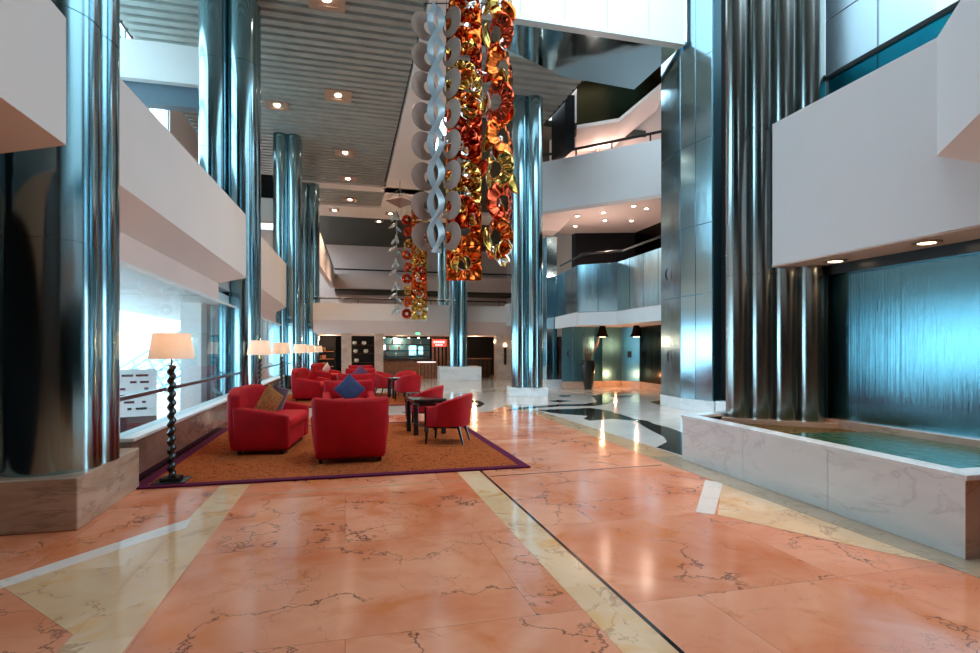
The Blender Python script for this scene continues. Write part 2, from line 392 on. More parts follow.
# ------------------------------------------------------------------ floor and inlays
struct(MB().box(-6, 14, -9, 49, -.2, 0), 'floor', M['salmon'])
def inlay(k, poly, m, z=.002): return struct(MB().prism(poly, .0001, z), 'trim_%d' % k, m)
inlay(1, [(1.33, 1.0), (1.60, 1.0), (1.60, 6.75), (1.33, 6.75)], M['cream'])
inlay(2, [(1.60, 1.0), (1.625, 1.0), (1.64, 6.75), (1.615, 6.75)], M['blackstone'])
inlay(3, [(-1.42, 1.0), (-1.09, 1.0), (-1.03, 6.75), (-1.33, 6.75)], M['cream'])
inlay(4, [(-2.13, 4.24), (-1.384, 3.40), (-1.357, 5.2)], M['cream'])
inlay(5, [(-2.6, 3.72), (-2.52, 3.62), (-1.30, 5.22), (-1.32, 5.50), (-1.40, 5.40)], M['whiteband'], .003)
inlay(6, [(3.14, 4.54), (3.25, 4.42), (4.13, 5.46), (4.02, 5.63)], M['whiteband'], .003)
inlay(7, [(3.28, 4.41), (3.85, 3.3), (4.05, 3.0), (4.10, 5.45)], M['cream'])
inlay(8, [(4.0, 1.0), (4.4, 1.0), (4.55, 7.0), (4.12, 7.0)], M['greytan'], .0035)
inlay(9, [(4.12, 7.0), (4.6, 7.0), (4.62, 12.8), (4.25, 14.6), (4.05, 14.4), (4.3, 12.6)], M['border'], .0035)
inlay(10, [(4.55, 6.9), (9.5, 6.9), (13, 10), (13, 48), (-2.3, 48), (-2.3, 12.9), (3.4, 13.2), (4.15, 14.5), (4.5, 12.8)], M['terrazzo'], .0025)
BW = [
 [(4.62, 13.27), (5.61, 13.26), (6.13, 13.37), (6.3, 12.59), (6.1, 11.0), (6.19, 10.62), (6.06, 10.16), (6.05, 9.56), (5.91, 8.92), (5.69, 8.39), (4.64, 6.93), (4.59, 6.96), (4.42, 7.12), (4.44, 7.7), (4.76, 7.81), (5.08, 8.12), (5.32, 8.6), (5.5, 9.29), (5.65, 9.81), (5.93, 10.69), (5.62, 11.12), (5.01, 10.93), (5.01, 11.28), (5.34, 11.76), (4.87, 12.3), (4.68, 12.78)],
 [(3.8, 13.24), (4.25, 13.86), (5.05, 14.19), (5.72, 14.44), (6.45, 14.4), (7.03, 14.87), (7.53, 16.13), (7.79, 16.85), (8.67, 17.7), (10.09, 18.55), (9.95, 18.08), (8.36, 16.7), (7.89, 16.03), (7.63, 15.04), (7.07, 14.24), (6.48, 13.82), (5.52, 13.93), (4.59, 13.64)],
 [(3.61, 16.77), (3.84, 16.02), (3.76, 15.09), (3.44, 14.33), (3.08, 14.16), (3.16, 14.54), (3.51, 14.87), (3.64, 15.43), (3.47, 16.12)],
 [(8.51, 14.48), (9.05, 14.84), (9.4, 14.75), (8.63, 13.64), (8.31, 13.73)], [(5.78, 15.52), (6.24, 15.74), (6.46, 15.34), (5.94, 14.99)],
 [(6.82, 17.3), (7.32, 17.39), (6.92, 16.67), (6.7, 16.73)], [(8.36, 16.7), (9.29, 16.88), (8.74, 16.01), (8.22, 16.14)],
 [(1.3, 13.6), (1.8, 13.9), (2.3, 14.3), (2.35, 14.1), (1.9, 13.6), (1.4, 13.4)]]
BW[0] = [(max(x, 4.63), y) for x, y in BW[0]]
for i, p in enumerate(BW): inlay(11 + i, p, M['blackstone'], .004)
inlay(19, [(-1.03, 6.2), (1.33, 6.32), (1.33, 6.345), (-1.03, 6.225)], M['border'], .0022)
inlay(20, [(1.66, 6.42), (4.0, 6.5), (4.0, 6.52), (1.66, 6.44)], M['blackstone'], .0022)

# rugs
def rug(label, x0, x1, y0, y1):
    t = thing('area_rug', label, 'rug', ((x0 + x1) / 2, (y0 + y1) / 2, 0), 0, 'lounge rugs')
    w, d = (x1 - x0) / 2, (y1 - y0) / 2
    MB().box(-w + .12, w - .12, -d + .12, d - .12, .004, .02).build('pile', M['rug'], t)
    b = MB()
    b.box(-w, w, -d, -d + .12, .004, .022).box(-w, w, d - .12, d, .004, .022).box(-w, -w + .12, -d + .12, d - .12, .004, .022).box(w - .12, w, -d + .12, d - .12, .004, .022)
    b.build('border', M['rugborder'], t)
rug('large orange-brown patterned rug with purple border under the nearest red seats', -2.22, 2.28, 6.76, 11.6)
rug('orange-brown rug under the middle group of red seats', -2.1, 2.4, 15.2, 19.6)
rug('orange-brown rug farthest away, before the bar pillars', -2.1, 2.4, 22.6, 26.4)

# ------------------------------------------------------------------ clustered steel columns
def column(label, pts, r, z0, z1, plinth=None, pz=.3, pm='bandmarble', sm='steel', group='clustered steel columns'):
    cx = sum(p[0] for p in pts) / len(pts); cy = sum(p[1] for p in pts) / len(pts)
    t = thing('steel_column', label, 'column', (cx, cy, 0), 0, group)
    for x, y in pts:
        prof = [(r, z0)]; z = z0 + 2.0
        while z < z1 - .3:
            prof += [(r, z - .008), (r - .008, z - .006), (r - .008, z + .006), (r, z + .008)]; z += 2.0
        prof.append((r, z1))
        MB().lathe(prof, x - cx, y - cy, 40).build('shaft', M[sm], t, smooth=True, angle=50)
    if plinth:
        MB().prism([(px - cx, py - cy) for px, py in plinth], 0, pz).build('plinth', M[pm], t, bevel=.012)
    return t
def facing(x, y, o):                                # the four shafts stand square to the hall's entrance
    l = math.hypot(x, y); u = (x / l * o, y / l * o); v = (u[1], -u[0])
    return [(x + a * u[0] + b * v[0], y + a * u[1] + b * v[1]) for a in (-1, 1) for b in (-1, 1)]
def quad(x, y, o): return [(x - o, y - o), (x + o, y - o), (x - o, y + o), (x + o, y + o)]
column('big dark polished steel column at the left edge on a banded marble base', [(-2.54, 5.84), (-2.51, 6.17), (-3.22, 5.90), (-3.25, 6.55)], .37, .44, 9.72,
       [(-4.4, 5.36), (-2.15, 5.36), (-2.17, 6.86), (-4.4, 6.95)], .44)
column('twin-lobed polished steel column behind the first floor lamp', quad(-2.57, 14.1, .30), .31, 0, 9.72)
column('slender steel column meeting the slatted ceiling behind the lamps', quad(-2.15, 22.9, .24), .27, 0, 9.72)
column('farthest steel column of the window row, half behind the third', quad(-1.75, 29.0, .24), .27, 0, 9.72)
column('steel column on a wide pale base at the back, under the hanging sculpture', facing(5.5, 27.6, .22), .225, .6, 9.72,
       [(4.45, 27.0), (6.45, 26.6), (6.6, 28.4), (4.6, 28.6)], .68, 'whitemarble')
column('tall steel column on a low pale base in the middle of the hall', facing(5.83, 17.65, .24), .27, .28, 11.5,
       [(5.15, 17.35), (6.35, 17.05), (6.55, 18.1), (5.35, 18.4)], .28, 'whitemarble')
column('thin pale steel column far behind the hanging sculptures', [(6.6, 39.5), (6.95, 39.4)], .22, 0, 9.72)
cl = []
for k in range(4):
    x = 5.34 + .217 * k; y = 6.73 - .20 * k
    cl += [(x, y), (x + .165, y + .19)]
column('wide bronze-tinted steel column cluster standing in the pool at right', cl, .165, .53, 9.72, sm='bronzesteel')

# steel-clad elevator pier
t = thing('steel_pier', 'flat steel-panelled pier on white marble base left of the column cluster', 'pier', (8.9, 12.6, 0))
pp = [(8.42, 13.7), (8.27, 12.56), (8.36, 12.06), (8.46, 11.55), (9.0, 11.72), (9.7, 12.6), (9.7, 13.7)]
def off(poly, c=(8.9, 12.6), k=1.0, base=(8.9, 12.6)): return [((x - c[0]) * k, (y - c[1]) * k) for x, y in poly]
MB().prism(off(pp), .28, 14).build('core', M['darksteel'], t)
segs = [(0, 1), (1, 2), (2, 3)]
for a, b in segs:
    p, q = Vector(pp[a]) - Vector((8.9, 12.6)), Vector(pp[b]) - Vector((8.9, 12.6))
    d = (q - p).normalized(); p2, q2 = p + d * .008, q - d * .008
    z = .28
    for zt in (2.85, 4.55, 6.6, 8.6, 10.6, 12.6):
        mb = MB().wall(p2, q2, z + .006, zt - .006, -.03); mb.build('panel', M['steelpanel'], t, bevel=.004); z = zt
MB().prism(off(pp, k=1.05), 0, .28).build('base', M['whitemarble'], t, bevel=.01)
def crescent(o, loc, ang, r=.1, name='crescent_mark'):
    b = MB(); n = 12; A = []; B = []
    for i in range(n + 1):
        a = math.radians(110) + math.radians(140) * i / n
        w = .055 * math.sin(PI * i / n)
        A.append((r * math.cos(a), 0, r * math.sin(a))); B.append(((r - w - .004) * math.cos(a), 0, (r - w - .004) * math.sin(a)))
    for i in range(n):
        b.extrude([A[i], A[i + 1], B[i + 1], B[i]], [(x, .012, z) for x, y, z in (A[i], A[i + 1], B[i + 1], B[i])])
    return b.build(name, M['dash'], o, loc=loc, rot=(0, 0, ang))
crescent(t, (-.608, .45, 1.15 + .18), -PI / 2 + .12, .17)
crescent(t, (-.635, .5, 3.5), -PI / 2 + .12, .17)
MB().box(8.66, 9.35, 10.95, 11.52, .31, 12).build('dark_gap_box', M['dark'])  # solid box puts the shade of the open gap into its dark colour
tag(bpy.data.objects['dark_gap_box'], 'narrow dark box for the shaded gap between the steel pier and the column cluster', 'shaft')
for k in range(3):
    MB().box(8.60, 8.66, 11.10 + .02, 11.16, .3 + 3 * k, 3.2 + 3 * k).build('guide_rail', M['railsteel'], bpy.data.objects['dark_gap_box'])
tag(MB().box(8.45, 9.35, 10.9, 11.45, 0, .30, bevel=.01).build('marble_block', M['whitemarble']), 'small white marble block at the foot of the dark gap', 'block')

# ------------------------------------------------------------------ left side
struct(MB().box(-2.45, -2.25, 6.87, 30, 0, .50), 'wall_left', M['wallmarble'])
struct(MB().box(-2.52, -2.22, 6.87, 30, .50, .54, bevel=.008), 'trim_21', M['extwhite'])
struct(MB().box(-2.27, -2.245, 6.9, 30, 0, .1), 'baseboard_left', M['blackwood'])
ys = [(6.55, 13.55), (14.65, 22.45), (23.3, 28.6)]
for i, (a, b) in enumerate(ys):
    w = struct(MB().box(-2.372, -2.36, a, b, .54, 2.46), 'window_%d' % (i + 1), M['glass'])
    fr = MB().box(-2.40, -2.33, a, b, 2.43, 2.46)
    n = 1
    for k in range(1, n + 1):
        y = a + (b - a) * k / n; fr.box(-2.378, -2.354, y - .012, y + .012, .54, 2.44)
    fr.build('window_frame', M['extwhite'], w)
    h = thing('window_handrail', ['steel handrail in front of the nearest window glass behind the first floor lamp', 'steel handrail along the second window bay, behind the second and third lamps', 'steel handrail along the farthest window bay'][i], 'handrail', (-2.28, (a + b) / 2, 1.0), 0, 'window handrails')
    L = (b - a) / 2
    MB().box(-.03, .03, -L, L, -.035, .01, bevel=.008).build('rail', M['railsteel'], h)
    for k in range(3):
        y = -L + .5 + (2 * L - .6) * k / 2
        MB().box(-.075, -.0, y - .02, y + .02, -.03, -.005).build('bracket', M['railsteel'], h)

def parapet_left(label, y0, y1, chamfer, head=True, mitre=0, za=4.43, zb=4.43):
    t = thing('balcony_parapet', label, 'balcony', (-2.15, (y0 + y1) / 2, 3.1), 0, 'white balconies along the left side')
    f = lambda x, y, z: (x + 2.15, y - (y0 + y1) / 2, z - 3.1)
    ye = y1 - chamfer
    prof = [(-2.15, 3.13), (-2.15, za), (-2.33, za), (-3.4, 3.3), (-3.4, 3.13)]; dz = [0, zb - za, zb - za, 0, 0]
    mk = mitre
    MB().extrude([f(x, y0 + (-2.15 - x) * mk, z) for x, z in prof], [f(x, y1, z + e) for (x, z), e in zip(prof, dz)]).build('parapet_face', M['plaster'], t)
    # sloping soffit from the foot of the face down to the window head
    a = [(-2.15, 3.13), (-2.42, 2.78), (-3.4, 2.78), (-3.4, 3.13)] if head else [(-2.15, 3.13), (-2.9, 2.95), (-3.6, 2.85), (-3.6, 3.13)]
    y1s = [y1, ye, ye, y1]
    MB().extrude([f(x, y0 + (-2.15 - x) * mk, z) for x, z in a], [f(x, yy, z) for (x, z), yy in zip(a, y1s)]).build('soffit', M['plaster'], t)
    if head: MB().box(*[v for v in (-2.5 + 2.15, -2.36 + 2.15)], y0 - (y0 + y1) / 2, ye - (y0 + y1) / 2, 2.46 - 3.1, 2.78 - 3.1).build('window_head_beam', M['pinkplaster'], t)
parapet_left('white angular balcony at the upper left corner, nearest to the viewer', -4, 5.16, 0.0, False, 0, 4.14, 4.14)
parapet_left('long white angular balcony over the window with the first floor lamp', 6.18, 13.65, 1.9, True, 0, 4.18, 4.53)
parapet_left('white angular balcony between the second and third steel columns', 14.55, 22.45, 1.6, True, 0, 4.46, 4.75)
parapet_left('farthest white angular balcony on the left', 23.3, 28.55, 1.2, True, 0, 4.75, 4.9)
struct(MB().box(-6, -2.5, 7.2, 30, 2.80, 3.12), 'wall_left_mezzanine_deck', M['extslats'])
# outer ceiling beyond the glass and the lit hall outside
struct(MB().box(-5.5, -2.52, 7.2, 30, 2.50, 2.70), 'ceiling_outside', M['extslats'])
tag(MB().box(-3.35, -2.95, 13.0, 13.5, 0, 2.5).build('white_pilaster', M['extwhite']), 'white pilaster just outside the window beside the second steel column', 'pilaster')
# space frame outside
tr = thing('roof_truss', 'white space-frame roof truss seen outside the window left of the first lamp shade', 'truss', (-9, 16, 0))
o = Vector((-9, 16, 0)); A = Vector((-17.5, 41, -2.5)); U = Vector((8.5, 1.0, 6.0)); W_ = Vector((3.0, .6, -6.5))
nu, nw = 7, 7
for lay in range(2):
    off_ = Vector((.5, -.5, .75)) * lay
    for i in range(nu + 1):
        p = A + U * (i / nu) + off_ - o; MB().tube([p, p + W_], .09, 6).build('chord', M['truss'], tr)
    for j in range(nw + 1):
        p = A + W_ * (j / nw) + off_ - o; MB().tube([p, p + U], .09, 6).build('purlin', M['truss'], tr)
for i in range(nu):
    b = MB()
    for j in range(nw):
        p = A + U * (i / nu) + W_ * (j / nw) - o; q = A + U * ((i + 1) / nu) + W_ * ((j + 1) / nw) + Vector((.5, -.5, .75)) - o
        b.tube([p, q], .05, 5)
        q2 = A + U * (i / nu) + W_ * ((j + 1) / nw) - o + Vector((.5, -.5, .75)); b.tube([p, q2], .05, 5)
    b.build('web_bracing', M['truss'], tr)
struct(MB().box(-14, -5.5, 0, 34, -1.8, -1.6), 'floor_outside', M['extwhite'])
struct(MB().box(-5.5, -2.45, 0, 34, -.3, -.05), 'floor_gallery_outside', M['extwhite'])
sp = thing('information_panel', 'white panel with rows of black marks and a dark foot outside the window', 'panel', (-4.2, 11.2, 0), math.radians(18))
MB().box(-.9, .9, 0, .06, .30, 1.15).build('board', M['extwhite'], sp)
MB().box(-.9, .9, -.01, .07, 0, .30).build('foot', M['dash'], sp)
b = MB()
for r_ in range(6):
    x = -.82
    while x < .75:
        w = random.uniform(.04, .2)
        if random.random() < .75: b.box(x, x + w, -.006, 0, .42 + r_ * .12, .46 + r_ * .12)
        x += w + random.uniform(.04, .12)
b.build('marks', M['dash'], sp)
# cross bulkheads of the gallery and outer glazing
tag(MB().box(-5.44, -2.5, 15.2, 15.7, 8.05, 8.98).build('cross_beam', M['plaster']), 'white cross beam in the upper left behind the long balcony', 'beam')
tag(MB().box(-5.44, -2.5, 15.4, 15.7, 7.55, 8.05).build('blue_fascia', plain('grey_blue_fascia', (.10, .15, .19), rough=.4)), 'grey-blue strip under the upper left cross beam', 'fascia')
tag(MB().box(-5.44, -2.45, 23.6, 24.1, 6.6, 7.5).build('cross_beam', M['plaster']), 'white cross beam between the second and third steel columns', 'beam')
tag(MB().box(-5.44, -2.45, 24.2, 24.6, 7.5, 8.6).build('dark_fascia', M['dark']), 'dark strip above the white beam between the second and third columns', 'fascia')
tag(MB().box(-5.44, -2.45, 23.8, 24.2, 4.6, 6.3).build('pink_bulkhead', M['pinkplaster']), 'pinkish bulkhead below the white beam between the second and third columns', 'bulkhead')
w = struct(MB().box(-5.51, -5.5, 9, 20, 6.4, 9.7), 'window_4', M['glass'])
b = MB()
for k in range(7): b.box(-5.56, -5.44, 9 + 1.8 * k - .05, 9 + 1.8 * k + .05, 6.4, 9.7)
for z in (6.45, 7.9, 9.3): b.box(-5.56, -5.44, 9, 20, z - .06, z + .06)
b.build('window_frame', M['extwhite'], w)

struct(MB().box(-5.6, -5.45, 9, 20, 3.1, 6.4), 'wall_gallery_outer', M['plaster'])
struct(MB().box(-5.6, -5.45, 20, 31, 3.1, 9.7), 'wall_gallery_outer_far', M['pinkplaster'])
# ------------------------------------------------------------------ ceilings
def slats(name, x0, x1, y0, y1, z, m, pitch=.36, h=.13, cuts=()):
    b = MB(); bm = b.bm; n = int(round((y1 - y0) / pitch)); prof = []
    for k in range(n):
        y = y0 + k * pitch; prof += [(y, z + h), (y + pitch * .18, z + h), (y + pitch * .30, z), (y + pitch * .88, z), (y + pitch, z + h)]
    va = [bm.verts.new((x0, y, zz)) for y, zz in prof]; vb = [bm.verts.new((x1, y, zz)) for y, zz in prof]
    for i in range(len(prof) - 1): bm.faces.new((va[i], va[i + 1], vb[i + 1], vb[i]))
    return struct(b, name, m)
slats('ceiling', -5.4, 1.85, -4, 28.4, 9.70, M['slat'])
struct(MB().box(-5.6, 2.0, -4, 36, 9.9, 10.1), 'ceiling_slab', M['dark'])
struct(MB().box(-5.4, 4.4, 28.4, 29.3, 9.62, 9.9), 'ceiling_cross_band', M['plaster'])
slats('ceiling_back', -2.2, 1.95, 29.3, 32.6, 9.72, M['slat'])
struct(MB().box(-2.4, 9.4, 32.6, 35.2, 9.6, 9.9), 'ceiling_back_band', M['plaster'])
struct(MB().prism([(1.83, -4), (2.80, -4), (2.83, 12.8), (4.2, 32.6), (1.98, 32.6)], 9.62, 11.0), 'ceiling_edge_beam', M['plaster'])
slats('ceiling_right', 3.0, 7.0, 14.9, 19.5, 9.72, M['slat'], pitch=.4)
struct(MB().box(3.0, 7.2, 14.7, 20, 9.9, 10.1), 'ceiling_right_slab', M['dark'])
struct(MB().box(3.9, 15, 19.5, 36, 9.75, 10.0), 'ceiling_right_back', M['darkceil'])
struct(MB().box(-3, 15, 35.2, 49, 10.2, 10.4), 'ceiling_far', M['darkceil'])
struct(MB().box(-6, 14, -9.3, -9, 0, 14), 'wall_front_added', M['brownwood'])  # unseen wall behind the camera, added dark for the column reflections
struct(MB().box(-6, 14, -9.3, -1, 11.0, 11.3), 'ceiling_front_added', M['darkceil'])  # unseen ceiling over it, added to keep sky out of the steel
struct(MB().box(-3.95, -3.65, -9, 6.9, 0, 3.1), 'wall_left_near_added', M['dark'])  # added out of view to darken what the near column reflects
struct(MB().box(-6, -5.5, -9, 9, 3.1, 9.9), 'wall_left_near_upper_added', M['dark'])  # unseen upper part of that wall, also dark for the reflections
struct(MB().box(10.4, 10.6, -9, 2, 0, 14), 'wall_right_near', M['plaster'])
# downlights in the slatted ceiling
def downlight(label, x, y, z, s, group, energy=0, col=(1, .7, .45), frame='lampframe'):
    t = thing('downlight', label, 'ceiling light', (x, y, z), 0, group)
    b = MB(); b.box(-s, s, -s, -s * .62, -.03, .02).box(-s, s, s * .62, s, -.03, .02).box(-s, -s * .62, -s * .62, s * .62, -.03, .02).box(s * .62, s, -s * .62, s * .62, -.03, .02)
    b.box(-s * .62, s * .62, -s * .62, s * .62, .0, .02)
    hs = b.build('housing', M[frame], t)
    MB().lathe([(.0 + .02, -.045), (.09, -.03), (.1, .0)], 0, 0, 16).build('bulb', M['spotbulb'], hs, smooth=True)
    if energy: lamp('downlight_beam', 'SPOT', (0, 0, -.08), energy, col, .08, angle=2.0, parent=t)
for lab, x, y in (('square recessed downlight nearest the top edge in the slatted ceiling', -.42, 13.6), ('square pinkish downlight second from the top in the slatted ceiling', -.22, 18.66),
                  ('square downlight in the middle of the slatted ceiling row', 0.0, 24.0)):
    downlight(lab, x, y, 9.69, .42, 'downlights of the slatted ceiling', 320)
downlight('small square downlight near the cross band of the slatted ceiling', .13, 27.6, 9.69, .42, 'downlights of the slatted ceiling', 200)
downlight('farthest downlight, beyond the white cross band', .25, 31.5, 9.71, .4, 'downlights of the slatted ceiling', 200)
downlight('downlight beside the second steel column, left of the row', -2.2, 19.9, 9.69, .35, 'downlights of the slatted ceiling', 160)

for k, x in enumerate((2.2, 5.2, 8.4)):  # added lamps that warm and brighten the back of the hall
    downlight('added downlight in the far dark ceiling, ' + ['left', 'middle', 'right'][k] + ' of three', x, 38.5, 10.19, .3, 'added far ceiling downlights', 900, (1, .66, .48))
for k, x in enumerate((-.6, 2.6, 6.0)):  # more added lamps, put in for warm light on the back balconies
    downlight('added downlight in the white band before the far ceiling, ' + ['left', 'middle', 'right'][k] + ' of three', x, 33.6, 9.59, .3, 'added white band downlights', 500, (1, .68, .5))
# ------------------------------------------------------------------ back of the hall
bp_ = thing('back_balcony', 'long white balcony with black rail across the back above the bar', 'balcony', (4, 28.3, 2.2))
f = lambda x, y, z: (x - 4, y - 28.3, z - 2.2)
prof = [(28.2, 2.95), (28.2, 3.78), (28.4, 3.78), (31, 3.3), (31, 2.95)]
MB().extrude([f(-1.5, y, z) for y, z in prof], [f(8.2, y, z) for y, z in prof]).build('parapet_face', M['plaster'], bp_)
prof = [(28.2, 2.95), (28.55, 2.26), (31, 2.26), (31, 2.95)]
MB().extrude([f(-1.5, y, z) for y, z in prof], [f(12, y, z) for y, z in prof]).build('soffit', M['pinkplaster'], bp_)  # the soffit's pink light is put into its plaster colour
MB().box(*[8.2 - 4, 12 - 4], 27.6 - 28.3, 28.6 - 28.3, 2.75 - 2.2, 3.9 - 2.2).build('projecting_bay', M['coolplaster'], bp_)
MB().tube([f(-1.5, 28.3, 4.02), f(8.2, 28.3, 4.02)], .04).build('handrail', M['rail'], bp_)
for k in range(6): MB().box(*[-1.2 + 1.8 * k - 4, -1.17 + 1.8 * k - 4], -.02, .02, 3.78 - 2.2, 4.02 - 2.2).build('rail_post', M['rail'], bp_)
t = thing('upper_back_balcony', 'upper white balcony far back, partly behind the hanging sculptures', 'balcony', (6, 45, 6.3))
MB().box(-6.8, 8, 0, .3, 0, 1.15).build('parapet_face', M['pinkplaster'], t)
MB().tube([(-6.8, .1, 1.5), (8, .1, 1.5)], .06).build('handrail', M['rail'], t)
MB().box(-6.8, 8, .3, 3.5, -.2, 0).build('deck', M['darkceil'], t)
t = thing('side_balcony', 'slanting white balcony running back on the left towards the far wall', 'balcony', (-1.3, 38, 6.0))
MB().extrude([(-.1, -8, .1), (-.1, -8, 1.95), (-.35, -8, 1.95), (-.35, -8, .1)], [(.5, 7, .3), (.5, 7, 1.5), (.2, 7, 1.5), (.2, 7, .3)]).build('parapet_face', M['plaster'], t)
MB().tube([(-.2, -8, 2.25), (.4, 7, 1.85)], .06).build('handrail', M['rail'], t)
struct(MB().box(-4, 15, 48, 48.4, 0, 10.4), 'wall_back', M['pinkplaster'])
struct(MB().box(-6, -5.6, 31, 49, 0, 10.4), 'wall_left_far', M['plaster'])
struct(MB().box(14, 14.3, 11, 49, 0, 11), 'wall_right_far', M['plaster'])
struct(MB().box(-1.6, 14, 31, 48, 2.3, 2.6), 'floor_upper_back', M['darkceil'])
# bar / shops
struct(MB().box(-3.0, 13, 33, 33.3, 0, 2.3), 'wall_bar', M['dark'])
for lab, x0, x1, y in (('beige marble pillar left of the bar, beside the red chair backs', -.18, .30, 28.45), ('pale lit marble pillar in the middle, left of the bar mirror', 1.42, 1.84, 28.45),
                       ('marble pillar with a dark wall light, right of the back column', 7.45, 8.6, 27.7)):
    t = thing('marble_pillar', lab, 'pillar', ((x0 + x1) / 2, y, 0), 0, 'marble pillars at the back')
    w = (x1 - x0) / 2
    MB().box(-w, w, -.2, .3, .12, 2.3, bevel=.01).build('shaft', M['pinkmarble'], t)
    MB().box(-w - .04, w + .04, -.24, .34, 0, .12).build('base', M['bandmarble'], t)
sc = thing('wall_light', 'dark slim wall light on the right marble pillar', 'wall light', (7.9, 27.46, .75))
MB().box(-.06, .06, -.04, .03, 0, .9).build('body', M['blackwood'], sc)
MB().lathe([(.05, .92), (.09, .98), (.03, 1.1)], 0, 0, 12).build('lamp_head', M['bulb'], sc, smooth=True)
bar = thing('bar_counter', 'dark timber bar counter with a pale top in the back', 'bar counter', (3.0, 30.4, 0))
MB().box(-1.1, 1.6, 0, .5, 0, 1.0).build('front_panel', M['brownwood'], bar)
MB().box(-1.15, 1.65, -.06, .55, 1.0, 1.05).build('countertop', M['blackwood'], bar)
sh = thing('bar_shelf', 'dark shelf unit with lit blue back behind the bar', 'shelf', (3.0, 32.7, 0))
MB().box(-1.4, 1.8, 0, .25, .9, 2.2).build('carcass', M['darksteel'], sh)
for k in range(3): MB().box(-1.4, 1.8, -.12, 0, 1.1 + .35 * k, 1.13 + .35 * k).build('shelf_board', M['blackwood'], sh)
MB().box(.6, 1.0, -.03, 0, 1.2, 1.75).build('lit_panel', M['screen'], sh)
MB().box(1.15, 1.4, -.03, 0, 1.25, 1.7).build('lit_panel', M['screen'], sh)
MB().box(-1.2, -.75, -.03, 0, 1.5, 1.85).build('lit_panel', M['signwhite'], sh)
proto = None
for k in range(16):
    x = 1.75 + k * .18; z = 1.13 + .35 * (k % 3)
    b = MB().lathe([(.035, 0), (.04, .02), (.04, .16), (.015, .2), (.015, .26)], 0, 0, 10)
    o = b.build('bottle', M['bottleA' if k % 2 else 'bottleB'], smooth=True, loc=(x, 32.62, z)); tag(o, 'small bottle on the shelf behind the bar', 'bottle', 'bar bottles')
for k, x in enumerate((1.95, 2.5, 3.25, 3.75, 4.3)):
    t = thing('bar_spotlight', ['leftmost', 'second from left', 'middle', 'fourth from left', 'rightmost'][k] + ' of the warm spotlights over the bar', 'spotlight', (x, 29.6, 2.26), 0, 'bar spotlights')
    MB().lathe([(.07, -.12), (.05, 0)], 0, 0, 12).build('cone', M['lampframe'], t, smooth=True); MB().lathe([(.055, -.13), (.06, -.11)], 0, 0, 12).build('bulb', M['spotbulb'], t)
    if k % 2 == 0: lamp('bar_beam', 'SPOT', (0, .3, -.2), 60, (1, .75, .5), .05, angle=1.7, parent=t)
dsk = thing('reception_desk', 'small timber desk with a pale slanted top near the bar', 'desk', (4.2, 28.6, 0))
MB().box(-.5, .35, 0, .45, 0, .85).build('body', M['midwood'], dsk); MB().box(-.6, .3, -.08, .4, .86, .9).build('desktop', M['signwhite'], dsk)
for k in range(5): MB().box(-.48 + .18 * k, -.44 + .18 * k, -.02, 0, .05, .8).build('batten', M['brownwood'], dsk)
sg = thing('shop_sign', 'red lit sign with white lettering hanging at the bar entrance', 'sign', (4.72, 28.7, 1.85))
bd_ = MB().box(-.38, .38, 0, .06, -.18, .2).build('board', M['signred'], sg)
b = MB()
for k in range(6): b.box(-.3 + .1 * k, -.24 + .1 * k, -.012, 0, .0, .12)
for k in range(4): b.box(-.2 + .1 * k, -.14 + .1 * k, -.012, 0, -.13, -.05)
b.build('lettering', M['signwhite'], bd_)
t = thing('timber_screen', 'reddish timber screen beneath the red sign at the bar', 'screen', (4.95, 29.35, 0))
for k in range(6): MB().box(-.5 + .2 * k, -.4 + .2 * k, 0, .08, .05, 2.1).build('slat', M['midwood'], t)
MB().box(-.55, .65, -.02, .1, 0, .05).build('bottom_rail', M['brownwood'], t); MB().box(-.55, .65, -.02, .1, 2.1, 2.2).build('top_rail', M['brownwood'], t)
pc = thing('flower_picture', 'red floral picture on the back wall left of the pale-based column', 'picture', (6.4, 32.4, 0))
MB().box(-.55, .55, 0, .05, 1.0, 1.85).build('canvas', M['poster'], pc); MB().box(-.6, .6, .02, .08, .95, 1.9).build('picture_frame', M['blackwood'], pc)
MB().box(-.6, .6, -.05, .3, .05, .85).build('dark_console', M['darksteel'], pc)
tag(bpy.data.objects['dark_console'], 'x', 'x'); bpy.data.objects['dark_console'].parent = None
o = bpy.data.objects['dark_console']; o.location = (6.4, 32.3, 0); o['label'] = 'dark console under the red floral picture'; o['category'] = 'console'
ex = thing('exit_sign', 'small green lit sign at the soffit edge above the bar', 'sign', (3.55, 28.3, 2.32))
MB().box(-.14, .14, 0, .05, -.06, .08).build('housing', M['rail'], ex); MB().box(-.12, .12, -.012, 0, -.04, .06).build('lit_face', M['green'], ex)
ct = thing('timber_counter', 'dark brown timber counter right of the back column', 'counter', (6.95, 29.6, 0))
MB().box(-.9, .75, 0, .5, 0, 1.0).build('front_panel', M['brownwood'], ct); MB().box(-.95, .8, -.05, .55, 1.0, 1.05).build('countertop', M['midwood'], ct)
for k in range(7): MB().box(-.8 + .22 * k, -.78 + .22 * k, -.015, 0, .05, .95).build('batten', M['blackwood'], ct)
sd = thing('shop_display', 'dark display shelves with pale plates left of the marble pillars', 'display', (.8, 31.5, 0))
MB().box(-.75, .75, 0, .3, 0, 2.2).build('carcass', M['dark'], sd)
for z in (.8, 1.3, 1.75): MB().box(-.7, .7, -.15, 0, z, z + .03).build('shelf_board', M['brownwood'], sd)
